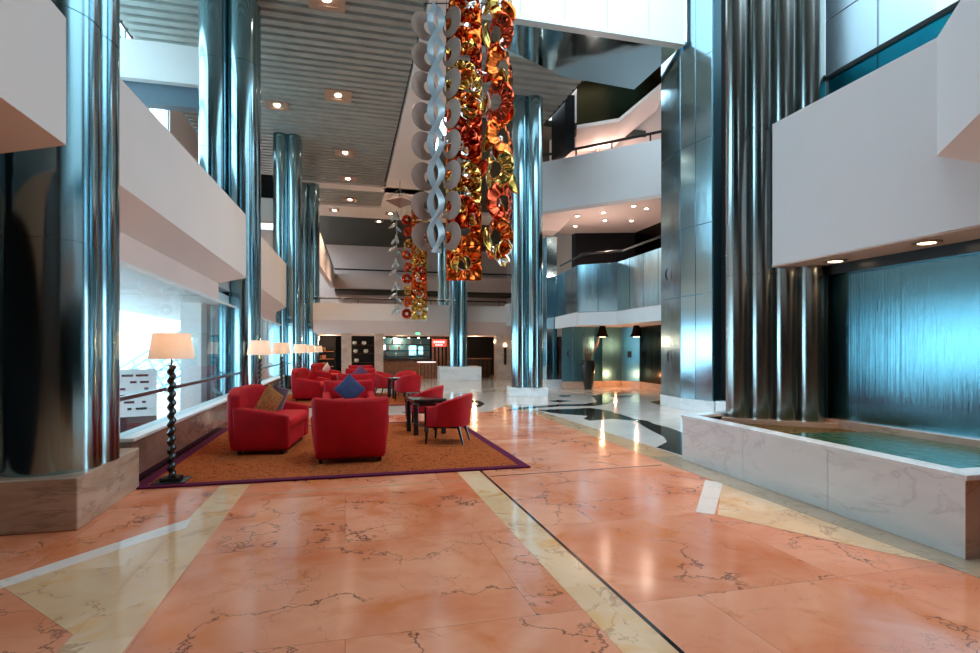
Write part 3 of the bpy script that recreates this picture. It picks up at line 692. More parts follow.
for k, (x, z) in enumerate(((-.3, 1.78), (.2, 1.78), (-.25, 1.33), (.3, 1.33), (-.2, .83))):
    tag(MB().lathe([(.03, 0), (.12, .05), (.13, .1), (.10, .2)], 0, 0, 14).build('pale_bowl', M['bottleB'], smooth=True, loc=(.8 + x, 31.42, z)), 'pale bowl on the dark display shelves', 'bowl', 'bowls on the dark shelves')
sd2 = thing('shop_display', 'display of golden goods behind the farthest lamp', 'display', (-1.2, 31.3, 0))
MB().box(-.9, .7, 0, .3, 0, 2.2).build('carcass', M['dark'], sd2)
for z in (.6, 1.0, 1.4): MB().box(-.8, .6, -.2, 0, z, z + .03).build('shelf_board', M['midwood'], sd2)
for k in range(9):
    tag(MB().box(-.1, .1, -.07, .07, 0, .14 + .03 * (k % 3), bevel=.02).build('golden_box', M['midwood' if k % 2 else 'gold'], loc=(-1.8 + .25 * (k % 3) + .2, 31.18, .63 + .4 * (k // 3))), 'small golden box on the display behind the farthest lamp', 'box', 'golden boxes on the display')
lamp('bar_fill_lamp', 'POINT', (3.0, 31.6, 2.0), 30, (1, .65, .4), .1)
lamp('shop_lamp', 'POINT', (-.8, 30.2, 2.1), 30, (1, .6, .35), .1)
lamp('counter_lamp', 'POINT', (7, 30.6, 2.0), 30, (1, .6, .35), .1)

# ------------------------------------------------------------------ elevator lobby, right middle
path = [(8.28, 21.2), (7.99, 18.35), (9.05, 17.45), (8.98, 13.9)]
el = thing('steel_balcony', 'curved balcony clad in shiny blue steel above the lift lobby', 'balcony', (8.5, 17.5, 2.4))
oo = Vector((8.5, 17.5))
def seg_panels(p, q, n, z0, z1, name, m, th=-.04):
    p, q = Vector(p) - oo, Vector(q) - oo
    for k in range(n):
        a = p.lerp(q, k / n + .004); b_ = p.lerp(q, (k + 1) / n - .004)
        MB().wall(a, b_, z0 - 2.4, z1 - 2.4, th).build(name, m, el, bevel=.004)
for (p, q), n in zip(zip(path, path[1:]), (2, 2, 4)):
    seg_panels(p, q, n, 2.84, 4.5, 'panel', M['steelpanel'])
    seg_panels(p, q, 1, 2.36, 2.82, 'fascia', M['coolplaster'], -.10)
    P_, Q_ = Vector(p) - oo, Vector(q) - oo
    MB().tube([(P_.x + .15, P_.y, 2.5), (Q_.x + .15, Q_.y, 2.5)], .035).build('handrail', M['rail'], el)
crescent(el, (.52, -.9, 1.15), -PI / 2, .17); crescent(el, (.46, -2.9, 1.4), -PI / 2, .17)
struct(MB().prism([(8.3, 21.2), (8.05, 18.35), (9.12, 17.45), (9.05, 13.75), (14, 13.75), (14, 22)], 2.42, 2.8), 'ceiling_lobby', M['pinkplaster'])
# lobby back wall: dark steel doors
lb = thing('lift_lobby_wall', 'dark blue steel wall with narrow lift door panels at the back of the lobby', 'lift wall', (10, 20.3, 0))
oo2 = Vector((10, 20.3))
pth = [(8.3, 20.75), (9.55, 20.45), (10.1, 20.85), (10.9, 20.7), (11.3, 20.0), (11.05, 17.8)]
kk = 0
for (p, q), n in zip(zip(pth, pth[1:]), (3, 2, 2, 1, 4)):
    for k in range(n):
        a = (Vector(p) - oo2).lerp(Vector(q) - oo2, k / n + .005); b_ = (Vector(p) - oo2).lerp(Vector(q) - oo2, (k + 1) / n - .005)
        MB().wall(a, b_, .25, 2.42, .05).build('panel', M['darksteel'] if kk < 8 else M['bronze'], lb, bevel=.004); kk += 1
    MB().wall(Vector(p) - oo2, Vector(q) - oo2, 0, .25, .06).build('skirting', M['pinkmarble'], lb)
crescent(lb, (-1.35, .35, 1.35), -.25, .16)
MB().box(.93, 1.08, .22, .27, 1.2, 1.45).build('call_panel', M['dash'], lb, rot=(0, 0, -.2))
for k, (x, y) in enumerate(((9.5, 19.6), (10.6, 19.0))):
    t = thing('pendant_light', ['tapered dark pendant light left in the lift lobby', 'tapered dark pendant light right in the lift lobby'][k], 'pendant light', (x, y, 2.42), 0, 'lobby pendants')
    MB().lathe([(.28, -.42), (.2, -.3), (.12, 0)], 0, 0, 6).build('shade', M['bronze'], t); MB().lathe([(.12, -.43), (.1, -.40)], 0, 0, 12).build('bulb', M['bulb'], t)
    lamp('pendant_glow', 'POINT', (0, 0, -.7), 10, (1, .55, .28), .03, parent=t)
lamp('lobby_floor_glow', 'POINT', (10.3, 20.1, .5), 12, (1, .45, .2), .03)
t = thing('steel_pilaster', 'slim steel pilaster at the left end of the lift lobby', 'pilaster', (8.15, 21.4, 0))
MB().box(-.3, .15, -.15, .3, .3, 6.08, bevel=.01).build('shaft', M['steelpanel'], t); MB().box(-.36, .35, -.2, .35, 0, .3, bevel=.01).build('base', M['whitemarble'], t)
crescent(t, (-.1, -.165, 1.4), 0, .12)
vs = thing('floor_vase', 'tall black vase of dry twigs beside the lift lobby wall', 'vase', (9.05, 19.9, 0))
MB().lathe([(.14, 0), (.17, .1), (.27, .8), (.28, .95), (.22, 1.05), (.24, 1.1), (.19, 1.1), (.18, .9)], 0, 0, 28).build('vase_body', M['vase'], vs, smooth=True, angle=60)
for k in range(16):
    a = random.uniform(0, 2 * PI); sp_ = random.uniform(.1, .5); h = random.uniform(1.6, 2.3)
    pts = [(.05 * math.cos(a), .05 * math.sin(a), .9), (.12 * math.cos(a), .12 * math.sin(a), 1.3), (sp_ * .7 * math.cos(a + .1), sp_ * .7 * math.sin(a + .1), (h + 1.2) / 2), (sp_ * math.cos(a), sp_ * math.sin(a), h)]
    MB().tube(pts, .018, 5, .006).build('twig', M['twig'], vs)
# level above: dark lounge behind the steel balcony
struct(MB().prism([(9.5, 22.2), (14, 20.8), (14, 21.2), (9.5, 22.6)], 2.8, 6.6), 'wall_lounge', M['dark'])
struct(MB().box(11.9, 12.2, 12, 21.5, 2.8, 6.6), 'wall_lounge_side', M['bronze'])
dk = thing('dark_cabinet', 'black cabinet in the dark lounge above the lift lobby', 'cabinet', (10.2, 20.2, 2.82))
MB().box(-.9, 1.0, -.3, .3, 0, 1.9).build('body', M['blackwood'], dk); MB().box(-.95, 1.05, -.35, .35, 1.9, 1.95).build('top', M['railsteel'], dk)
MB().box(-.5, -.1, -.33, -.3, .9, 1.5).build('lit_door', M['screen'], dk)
# third level parapet and soffit
t3 = thing('diagonal_balcony', 'pale blue-white balcony with black rail high above the lift lobby', 'balcony', (8.4, 18, 6.6))
o3 = Vector((8.4, 18)); p, q = Vector((6.66, 19.83)) - o3, Vector((10.35, 15.95)) - o3
MB().wall(p, q, 0, 1.8, .25).build('parapet_face', M['coolplaster'], t3)
MB().tube([(p.x + .2, p.y + .2, 2.15), (q.x + .2, q.y + .2, 2.15)], .05).build('handrail', M['rail'], t3)
for k in range(4):
    c = p.lerp(q, (k + .3) / 4); MB().box(c.x + .18, c.x + .22, c.y + .18, c.y + .22, 1.8, 2.15).build('rail_post', M['rail'], t3)
MB().prism([(p.x, p.y), (q.x, q.y), (5.6, -1), (5.6, 4), (.5, 4.5)], -.12, 0).build('soffit', M['pinkplaster'], t3)
MB().extrude([(p.x, p.y, -.12), (-.1, 1.9, -.12), (.1, 4.3, -.12)], [(p.x + .3, p.y + .4, -.5), (-.4, 2.3, -.5), (-.2, 4.0, -.5)]).build('dropped_soffit', M['pinkplaster'], t3)
for k, (x, y) in enumerate(((7.9, 20.3), (8.3, 19.2), (9.0, 18.5), (9.6, 19.6), (10.2, 17.6), (10.6, 19.4), (8.9, 20.8), (10.4, 16.6), (9.6, 17.4))):
    t = thing('soffit_downlight', 'round white soffit downlight over the lift lobby, ' + ['leftmost', 'second from left', 'near the soffit edge', 'above the dark cabinet', 'right of the middle', 'farthest right at the back', 'farthest left at the back', 'beside the steel pier', 'in the middle of the edge row'][k], 'ceiling light', (x, y, 6.47), 0, 'lobby soffit downlights')
    MB().lathe([(.10, 0), (.10, -.02), (.075, -.025)], 0, 0, 16).build('ring', M['lampframe'], t); MB().lathe([(.07, -.03), (.05, -.04)], 0, 0, 16).build('bulb', M['spotbulb'], [c_ for c_ in t.children][0])
    if k in (3, 4): lamp('soffit_beam', 'SPOT', (0, 0, -.1), 130, (1, .75, .6), .10, angle=2.6, parent=t)
lamp('balcony_wash', 'POINT', (8.9, 19.0, 4.6), 45, (1, .72, .6), .15)
# fourth level
t4 = thing('bronze_balcony', 'dark bronze angular box balcony under the white bridge', 'balcony', (9, 17.3, 9))
c4 = [(7.61, 17.66), (8.99, 17.3), (10.6, 16.88)]
zb = [9.13, 9.37, 10.75]; zt = [10.5, 11.24, 11.3]
for i in (0, 1):
    A_ = [(c4[i][0] - 9, c4[i][1] - 17.3, zb[i] - 9), (c4[i + 1][0] - 9, c4[i + 1][1] - 17.3, zb[i + 1] - 9), (c4[i + 1][0] - 9, c4[i + 1][1] - 17.3, zt[i + 1] - 9), (c4[i][0] - 9, c4[i][1] - 17.3, zt[i] - 9)]
    MB().extrude(A_, [(x + .9, y + 2.2, z) for x, y, z in A_]).build('bronze_face', M['bronze'], t4)
    B_ = [(x, y, z - .12) for x, y, z in A_[:2]] + A_[1::-1]
    MB().extrude(B_, [(x + .9, y + 2.2, z) for x, y, z in B_]).build('white_edge', M['pinkplaster'], t4)
MB().box(-1.68, -1.32, .7, 2.0, -.55, 1.3).build('dark_return', M['dark'], t4)
struct(MB().prism([(7.8, 20.4), (14, 18.8), (14, 19.1), (7.8, 20.8)], 6.6, 12.5), 'wall_upper_right', M['pinkplaster'])
struct(MB().box(7.0, 14, 14.9, 20, 11.6, 11.8), 'ceiling_upper_right', M['pinkplaster'])
for k, (x, y, z) in enumerate(((9.3, 19.6, 9.1), (10.2, 19.3, 9.0), (7.9, 20.2, 8.9))):
    t = thing('wall_spot', 'small bright spot lamp on the pink wall ' + ['below the bronze box balcony', 'right of its neighbour under the bronze balcony', 'left beside the tall middle column'][k], 'spotlight', (x, y, z), 0, 'pink wall spots')
    MB().lathe([(.05, -.12), (.09, 0), (.09, .05)], 0, 0, 12).build('cone', M['lampframe'], t); MB().lathe([(.06, -.14), (.04, -.10)], 0, 0, 12).build('bulb', M['spotbulb'], t)
    lamp('wall_spot_glow', 'POINT', (0, -.3, -.25), 14, (1, .72, .6), .03, parent=t)
# white bridge
br = thing('footbridge', 'bright white panelled bridge across the top of the hall with mirrored underside', 'bridge', (5.5, 12.3, 9.1))
xs = [-2.7, -1.6, -.5, .6, 1.7, 2.68]
for a, b_ in zip(xs, xs[1:]):
    MB().box(a + .006, b_ - .006, 0, .12, .12 - .0, 3.2).build('panel', M['bridge'], br)
MB().box(-2.7, 2.68, -.03, .2, .0, .115).build('bottom_rail', M['bridge'], br)
MB().prism([(-2.7, .2), (2.68, .2), (2.68, 2.5), (.4, 2.3), (-1.6, 1.3), (-2.7, .6)], .02, .25).build('mirror_underside', M['mirror'], br)

# ------------------------------------------------------------------ right side: balcony, water wall, pool planter
rb = thing('right_balcony', 'large white angular balcony at the upper right over the water wall', 'balcony', (5.6, 5, 2.6))
g_ = lambda x, y, z: (x - 5.6, y - 5, z - 2.6)
yA = 6.27; yB = 4.13
MB().extrude([g_(5.5, yA, 2.62), g_(5.5, yA, 4.5), g_(5.75, yA, 4.5), g_(6.35, yA, 4.0), g_(6.35, yA, 2.62)], [g_(5.5, yB, 2.62), g_(5.5, yB, 4.5), g_(5.75, yB, 4.5), g_(6.35, yB, 4.0), g_(6.35, yB, 2.62)]).build('parapet_face', M['coolplaster'], rb)
# prow: the upper part swings out over the hall, with a sloping soffit under it
pA = [g_(5.5, yB, 3.37), g_(5.5, yB, 4.5), g_(5.8, yB, 4.5), g_(5.8, yB, 3.37)]
pB = [g_(4.72, 3.15, 3.37), g_(4.72, 3.15, 4.5), g_(5.4, 3.15, 4.5), g_(5.4, 3.15, 3.37)]
MB().extrude(pA, pB).build('prow', M['coolplaster'], rb)
pC = [g_(4.72, -2, 3.37), g_(4.72, -2, 4.5), g_(5.4, -2, 4.5), g_(5.4, -2, 3.37)]
MB().extrude(pB, pC).build('prow_return', M['coolplaster'], rb)
b = MB()
b.face(g_(5.5, yB, 3.37), g_(4.72, 3.15, 3.37), g_(5.5, 3.3, 2.95)); b.face(g_(4.72, 3.15, 3.37), g_(4.72, -2, 3.37), g_(5.5, -2, 2.95), g_(5.5, 3.3, 2.95))
b.build('sloping_soffit', M['pinkplaster'], rb, solid=.02)
MB().box(5.5 - 5.6, 6.35 - 5.6, -7, yB - 5, 0.02, .35).build('lower_face', M['coolplaster'], rb)
b = MB(); b.face(g_(5.5, yB, 3.37), g_(5.5, 3.3, 2.95), g_(5.5, 3.3, 2.62), g_(5.5, yB, 2.62)); b.face(g_(5.5, 3.3, 2.95), g_(5.5, -2, 2.95), g_(5.5, -2, 2.62), g_(5.5, 3.3, 2.62))
b.build('lower_facet', M['coolplaster'], rb, solid=.02)
gr = thing('glass_balustrade', 'teal glass balustrade with black handrail behind the right balcony edge', 'balustrade', (6.2, 3, 4.5))
MB().box(-.012, .012, -5, 3.05, -.1, .58).build('glass_panel', M['tealglass'], gr)
MB().box(-.035, .035, -5, 3.12, .575, .64, bevel=.015).build('handrail', M['rail'], gr)
MB().tube([(.0, 3.1, .28), (.5, 3.3, .28)], .06).build('rail_stub', M['rail'], gr)
struct(MB().box(6.65, 12, -6, 7.6, 2.95, 3.15), 'floor_upper_right', M['plaster'])
# soffit with downlights above the water
struct(MB().box(5.52, 6.6, -4, 6.3, 2.605, 2.64), 'ceiling_water', M['pinkplaster'])
for k, (x, y) in enumerate(((5.85, 5.62), (5.75, 4.42), (5.8, 3.3))):
    t = thing('soffit_downlight', 'oval warm downlight over the water wall, ' + ['nearest the column cluster', 'at the right edge of the photo', 'above the near end of the pool'][k], 'ceiling light', (x, y, 2.605), 0, 'water wall downlights')
    MB().lathe([(.13, 0), (.13, -.012), (.10, -.016)], 0, 0, 20).build('ring', M['lampframe'], t); MB().lathe([(.095, -.013), (.06, -.02)], 0, 0, 20).build('bulb', M['bulb'], t)
    lamp('downlight_beam', 'SPOT', (0, 0, -.04), 26, (1, .6, .35), .05, angle=2.3, parent=t)
ww = thing('water_wall', 'blue steel water wall with streaks of falling water at right', 'water wall', (6.2, 3, .5))
MB().box(0, .06, -6.5, 3.08, 0, 2.02).build('water_sheet', M['fall'], ww)
MB().box(-.10, .12, -6.5, 3.20, 1.98, 2.11).build('top_channel', M['rail'], ww)
MB().box(-.02, .08, 3.08, 3.12, 0, 2.0).build('side_trim', M['railsteel'], ww)
struct(MB().box(6.5, 6.6, -5, 7.5, 0, 2.62), 'wall_right', M['dark'])
pl = thing('pool_planter', 'long white marble planter holding the pool below the water wall', 'planter', (5.2, 5, 0))
h_ = lambda p: (p[0] - 5.2, p[1] - 5)
front = [(4.29, 3.02), (4.36, 4.27), (4.42, 5.5), (4.48, 6.78)]
for p, q in zip(front, front[1:]):
    a, b_ = Vector(h_(p)), Vector(h_(q)); d = (b_ - a).normalized()
    MB().wall(a + d * .003, b_ - d * .003, 0, .57, -.06).build('front_panel', M['whitemarble'], pl, bevel=.003)
MB().wall(h_((4.29, 3.02)), h_((6.15, 2.9)), 0, .57, .06).build('end_panel', M['pinkmarble'], pl)
MB().wall(h_((4.48, 6.78)), h_((6.3, 7.35)), 0, .57, -.06).build('end_panel', M['whitemarble'], pl)
rim = MB()
rim.prism([h_(p) for p in ((4.27, 3.0), (4.47, 6.8), (4.66, 6.72), (4.47, 3.2))], .57, .61)
rim.prism([h_(p) for p in ((4.27, 3.0), (4.47, 3.2), (6.18, 3.08), (6.18, 2.88))], .57, .61)
rim.prism([h_(p) for p in ((4.47, 6.8), (6.3, 7.38), (6.3, 7.2), (4.66, 6.66))], .57, .61)
rim.build('rim', M['whitemarble'], pl, bevel=.004)
MB().prism([h_(p) for p in ((4.4, 3.1), (4.55, 5.5), (6.18, 5.3), (6.18, 3.0))], .1, .53).build('pool_water', M['water'], pl)
MB().prism([h_(p) for p in ((4.57, 5.5), (4.6, 6.7), (6.28, 7.2), (6.28, 5.32))], .1, .50).build('pebble_bed', M['pebble'], pl)
MB().prism([h_(p) for p in ((5.05, 6.72), (5.3, 7.0), (6.2, 6.25), (6.2, 5.8), (6.0, 5.8))], .4, .56).build('column_step', M['pinkmarble'], pl)
MB().box(6.1 - 5.2, 6.2 - 5.2, -2, 1.05, .5, .60).build('back_ledge', M['pinkmarble'], pl)
# high wall on the right
w = struct(MB().box(10.2, 10.4, 2, 11, 3.1, 14), 'wall_right_upper', M['wallpanel'])
b = MB()
for k in range(5): b.box(10.185, 10.2, 2 + 1.7 * k - .012, 2 + 1.7 * k + .012, 3.1, 14)
for z in (5.4, 7.0, 8.7): b.box(10.185, 10.2, 2, 11, z - .008, z + .008)
b.build('panel_seams', M['railsteel'], w)
struct(MB().box(10.1, 10.4, -8, 7.6, 3.1, 14), 'wall_right_upper_near', M['bridge'])
struct(MB().box(9.7, 14, 11, 11.3, 0, 14), 'wall_right_end', M['dark'])

# ------------------------------------------------------------------ seats
def lounge(width, name, label, group, cat, wing=.0, back_h=.84, arm_h=.58):
    t = thing(name, label, cat, group=group); hw = width / 2
    def taper(p):                                   # body narrows to its foot, back leans and flares
        k = (p.z - .1) / .7
        return (p.x * (.90 + .10 * min(1, max(0, k))), p.y, p.z)
    def back(p):
        k = (p.z - .1) / (back_h - .1)
        fx = p.x / hw
        z = p.z + (.03 * fx * fx - wing * max(0, abs(fx) - .45) ** 2) * max(0, k) ** 2
        return (p.x * (.90 + .10 * min(1, max(0, k))), p.y - .10 * k - .02 * math.sin(k * PI) + .10 * fx * fx * k, z)
    MB().soft(0, 0, .225, width - .16, .70, .33, .03, fn=taper).build('base', M['red'], t, smooth=True)
    MB().soft(0, .06, .42, width - .30, .68, .15, .055, (0, .02, .03)).build('seat_cushion', M['redseat'], t, smooth=True, angle=60)
    MB().soft(0, -.33, .06 + (back_h - .06) / 2, width, .17, back_h - .06, .06, (0, .02, 0), fn=back).build('backrest', M['red'], t, smooth=True, angle=60)
    for s in (-1, 1):
        def arm(p, s=s):
            k = (p.z - .1) / .5; f_ = (p.y + .3) / .7
            return (p.x * (.92 + .08 * min(1, max(0, k))) + s * .02 * k, p.y, p.z - .06 * max(0, f_) * k + .05 * (1 - max(0, f_)) * k)
        MB().soft(s * (hw - .085), .02, .07 + (arm_h - .07) / 2, .15, .74, arm_h - .07, .035, (.015, 0, .02), fn=arm).build('arm', M['red'], t, smooth=True, angle=60)
    for sx in (-1, 1):
        for sy in (-.30, .28):
            MB().lathe([(.022, 0), (.035, .12)], sx * (hw * .88 - .06), sy, 10).build('foot', M['blackwood'], t, smooth=True)
    return t
def place(o, x, y, rz, label=None, z=.022):
    o.location = (x, y, z); o.rotation_euler = (0, 0, rz)
    if label: o['label'] = label
    return o
AG, SG, TG = 'red lounge armchairs', 'red lounge sofas', 'red tub chairs'
arm = lounge(1.0, 'armchair', 'red armchair nearest the viewer, seen squarely from behind', AG, 'armchair')
place(arm, .06, 7.92, math.radians(2))
dup(arm, 'red armchair facing the viewer with a navy blue cushion standing on its corner', (.08, 11.55, .022), math.radians(182))
dup(arm, 'red armchair seen from behind in the middle of the seat row, before the purple cushion', (.28, 15.75, .022), math.radians(0))
dup(arm, 'red armchair facing the viewer with a purple cushion', (.50, 19.0, .022), math.radians(180))
dup(arm, 'farthest red armchair of the row, near the bar pillars', (.62, 24.2, .022), math.radians(0))
sofa = lounge(1.62, 'sofa', 'red two-seat sofa by the window with gold and plum cushions', SG, 'sofa', wing=.35, back_h=.93, arm_h=.62)
place(sofa, -1.07, 9.15, math.radians(-97))
dup(sofa, 'second red sofa, under the third lamp by the window', (-.95, 17.7, .022), math.radians(-100))
dup(sofa, 'farthest red sofa at the window side with a pink cushion', (-.75, 24.2, .022), math.radians(-104))

def cushion(name, label, m, loc, rot, s=.42, th=.13):
    b = MB()
    def pill(p):
        x, y, z = p; u, v = x / (s / 2), z / (s / 2)
        e = max(0, 1 - u * u) ** .5 * max(0, 1 - v * v) ** .5
        pin = 1 - .06 * (1 - u * u) * abs(v) - .06 * (1 - v * v) * abs(u)
        return (x * pin, y * (.12 + .88 * e), z * pin)
    b.soft(0, 0, 0, s, th, s, .02, n=10, fn=pill)
    o = b.build(name, m, smooth=True, loc=loc, rot=rot, angle=70); tag(o, label, 'cushion'); return o
cushion('cushion', 'navy blue cushion standing on its corner in the facing red armchair', M['bluepillow'], (.09, 11.50, .72), (math.radians(-20), PI / 4, 0), .46)
cushion('cushion', 'purple cushion on its corner in the red armchair behind the middle one', M['purplepillow'], (.5, 18.9, .71), (math.radians(-20), PI / 4, 0), .44)
cushion('cushion', 'gold patterned cushion leaning on the nearest red sofa', M['goldpillow'], (-1.12, 9.12, .70), (math.radians(14), math.radians(30), math.radians(62)), .44)
cushion('cushion', 'plum cushion leaning behind the gold patterned one', M['plumpillow'], (-1.05, 9.52, .70), (math.radians(14), math.radians(12), math.radians(66)), .44)
cushion('cushion', 'pink-red cushion on the second sofa', M['crimson'], (-.95, 17.7, .70), (math.radians(14), math.radians(30), math.radians(66)), .42)
cushion('cushion', 'pink cushion on the farthest sofa', M['pinkplaster'], (-.75, 24.1, .72), (math.radians(14), math.radians(40), math.radians(66)), .40)

def tub(label):
    t = thing('tub_chair', label, 'tub chair', group=TG)
    n = 28; pts = []
    for i in range(n + 1):
        u = -1 + 2 * i / n; a = abs(u); sg = 1 if u > 0 else -1
        if a > .5: pts.append((sg * .29, .26 - (1 - a) / .5 * .28, a))
        else:
            th_ = (1 - a / .5) * PI / 2; pts.append((sg * .29 * math.cos(th_), -.02 - .30 * math.sin(th_), a))
    def shell(th0, th1, zb, dz, name, m):
        b = MB(); rows = []
        for i, (x, y, a) in enumerate(pts):
            x0, y0, _ = pts[max(i - 1, 0)]; x1, y1, _ = pts[min(i + 1, n)]
            d = Vector((x1 - x0, y1 - y0)).normalized(); nn = Vector((-d.y, d.x))
            k = 1 - min(1, a / .95); k = k * k * (3 - 2 * k); zt = .585 + .20 * k + dz
            lean = .05 * k
            P0 = Vector((x, y)) + nn * th0; P1 = Vector((x, y)) + nn * th1
            L2 = nn * -lean
            ring = [(P0.x, P0.y, zb), (P0.x + L2.x, P0.y + L2.y, zt - .02), ((P0.x * .7 + P1.x * .3) + L2.x, (P0.y * .7 + P1.y * .3) + L2.y, zt),
                    ((P0.x * .3 + P1.x * .7) + L2.x, (P0.y * .3 + P1.y * .7) + L2.y, zt), (P1.x + L2.x, P1.y + L2.y, zt - .02), (P1.x, P1.y, zb)]
            rows.append([b.bm.verts.new(q) for q in ring])
        for r0, r1 in zip(rows, rows[1:]):
            for k in range(6): b.bm.faces.new((r0[k], r0[(k + 1) % 6], r1[(k + 1) % 6], r1[k]))
        b.bm.faces.new(rows[0]); b.bm.faces.new(rows[-1][::-1])
        return b.build(name, m, t, smooth=True, angle=50)
    shell(-.035, .035, .28, 0, 'shell', M['crimson'])
    MB().soft(0, .03, .37, .52, .58, .17, .06, (0, .02, .03)).build('seat', M['redseat'], t, smooth=True, angle=60)
    for s in (-1, 1):
        MB().box(s * .29 - .037, s * .29 + .037, .262, .295, .20, .59, bevel=.008).build('arm_post', M['blackwood'], t)
        MB().tube([(s * .28, .26, .30), (s * .29, .28, 0)], .03, 8, .016).build('leg', M['blackwood'], t)
        MB().tube([(s * .22, -.22, .30), (s * .25, -.31, 0)], .028, 8, .015).build('leg', M['blackwood'], t)
    MB().box(-.27, .27, -.2, .27, .25, .31).build('seat_rail', M['blackwood'], t)
    return t
tc = tub('red tub chair with black legs in the right front, turned to the black table'); place(tc, 1.60, 8.92, math.radians(66))
dup(tc, 'red tub chair partly hidden behind the near black table', (1.50, 11.05, .022), math.radians(72))
dup(tc, 'red tub chair seen from behind beside the farther black table', (1.78, 16.3, .022), math.radians(20))
dup(tc, 'red tub chair leaning at the left of the farther black table', (1.30, 18.4, .022), math.radians(-120))
dup(tc, 'farthest red tub chair, behind the farther black table', (1.95, 18.9, .022), math.radians(150))
def table(label):
    t = thing('side_table', label, 'table', group='black side tables')
    MB().box(-.30, .30, -.30, .30, .57, .62, bevel=.012).build('tabletop', M['blackwood'], t)
    MB().box(-.26, .26, -.26, .26, .50, .57).build('apron', M['blackwood'], t)
    for sx in (-1, 1):
        for sy in (-1, 1): MB().box(sx * .25 - .04, sx * .25 + .04, sy * .25 - .04, sy * .25 + .04, 0, .56, bevel=.015).build('leg', M['blackwood'], t)
    return t
tb = table('glossy black side table beside the nearest red tub chair'); place(tb, 1.40, 10.0, math.radians(8))
dup(tb, 'glossy black side table between the farther tub chairs', (1.62, 17.5, .022), math.radians(12))
tag(MB().box(-.14, .14, -.1, .1, 0, .012).build('magazine', M['ribbon'], loc=(1.6, 17.45, .643), rot=(0, 0, .4)), 'pale magazine lying on the farther black table', 'magazine')
bn = thing('waste_bin', 'small white bin against the low window wall under the lamps', 'bin', (-1.95, 15.4, 0))
MB().lathe([(.14, 0), (.15, .48), (.13, .5)], 0, 0, 20).build('body', M['paleplant'], bn, smooth=True); MB().lathe([(.155, .47), (.155, .51), (.12, .51)], 0, 0, 20).build('rim', M['extwhite'], bn)

# floor lamps
def floor_lamp(label, energy=9):
    t = thing('floor_lamp', label, 'floor lamp', group='twisted floor lamps')
    MB().box(-.17, .17, -.17, .17, 0, .035, bevel=.01).box(-.10, .10, -.10, .10, .035, .07, bevel=.01).build('base', M['blackwood'], t)
    prof = [(.037, .07 + i * .012) for i in range(106)]
    MB().lathe(prof, 0, 0, 20, fn=lambda a, z: 1 + .34 * math.cos(a - z * 2 * PI / .10)).build('pole', M['blackwood'], t, smooth=True, angle=80)
    hold = MB().tube([(0, 0, 1.32), (0, 0, 1.52)], .012).build('lamp_holder', M['gold'], t)
    b = MB().lathe([(.235, 1.40), (.19, 1.69)], 0, 0, 40, cap=False); b.build('lamp_shade', M['shade'], t, smooth=True)
    MB().lathe([(.02, 1.50), (.04, 1.54), (.035, 1.58), (.01, 1.60)], 0, 0, 14).build('bulb', M['bulb'], hold, smooth=True)
    return t
LP = [(-1.90, 7.03, 'floor lamp with twisted black pole nearest the viewer, at the rug corner'), (-1.66, 12.0, 'second floor lamp from the viewer, in front of the second steel column'),
      (-1.60, 15.4, 'third floor lamp from the viewer, right beside the second'), (-1.44, 19.4, 'fourth floor lamp from the viewer, before the third steel column'), (-1.35, 22.4, 'fifth floor lamp from the viewer, touching the fourth in view'), (-1.23, 26.8, 'farthest and smallest of the floor lamps')]
fl = floor_lamp(LP[0][2])
for i, (x, y, lab) in enumerate(LP):
    o = place(fl, x, y, 0, lab, z=0.0 if i == 0 else .022) if i == 0 else dup(fl, lab, (x, y, 0), .3 * i)
for x, y, lab in LP: lamp('shade_glow', 'POINT', (x, y, 1.545), 5, (1, .48, .20), .05)

# ------------------------------------------------------------------ hanging sculptures
def pleated(half, hole, k, amp, ph, m, name, par, loc, rot=(0, 0, 0), square=True, rings=6, seg=96, fold=0):
    b = MB(); rows = []
    for j in range(rings + 1):
        t_ = j / rings; ring = []
        for i in range(seg):
            a = 2 * PI * i / seg; R = half / max(abs(math.cos(a)), abs(math.sin(a))) if square else half
            r = hole + (R - hole) * t_
            y = amp * math.sin(k * a + ph + 1.3 * math.sin(3 * a)) * math.sin(PI * min(1, t_ * .92 + .08)) + amp * .6 * math.sin(2.3 * k * a + t_ * 4)* t_ * (1 - t_) * 3
            x = r * math.cos(a)
            ring.append(b.bm.verts.new((x, y + fold * abs(x), r * math.sin(a))))
        rows.append(ring)
    for r0, r1 in zip(rows, rows[1:]):
        for i in range(seg): b.bm.faces.new((r0[i], r0[(i + 1) % seg], r1[(i + 1) % seg], r1[i]))
    return b.build(name, m, par, smooth=True, loc=loc, rot=rot, solid=.004, angle=80)
def ringdisc(par, loc, rot, R, r, m, name='grey_disc', dx=0):
    b = MB(); n = 40; rows = []
    for y in (-.008, .008):
        rows.append([b.bm.verts.new((R * math.cos(2 * PI * i / n), y, R * math.sin(2 * PI * i / n))) for i in range(n)])
        rows.append([b.bm.verts.new((dx + r * math.cos(2 * PI * i / n), y, r * math.sin(2 * PI * i / n))) for i in range(n)])
    o0, i0, o1, i1 = rows
    for i in range(n):
        j = (i + 1) % n
        b.bm.faces.new((o0[i], o0[j], i0[j], i0[i])); b.bm.faces.new((o1[i], i1[i], i1[j], o1[j])); b.bm.faces.new((o0[i], o1[i], o1[j], o0[j])); b.bm.faces.new((i0[i], i0[j], i1[j], i1[i]))
    return b.build(name, m, par, loc=loc, rot=rot)
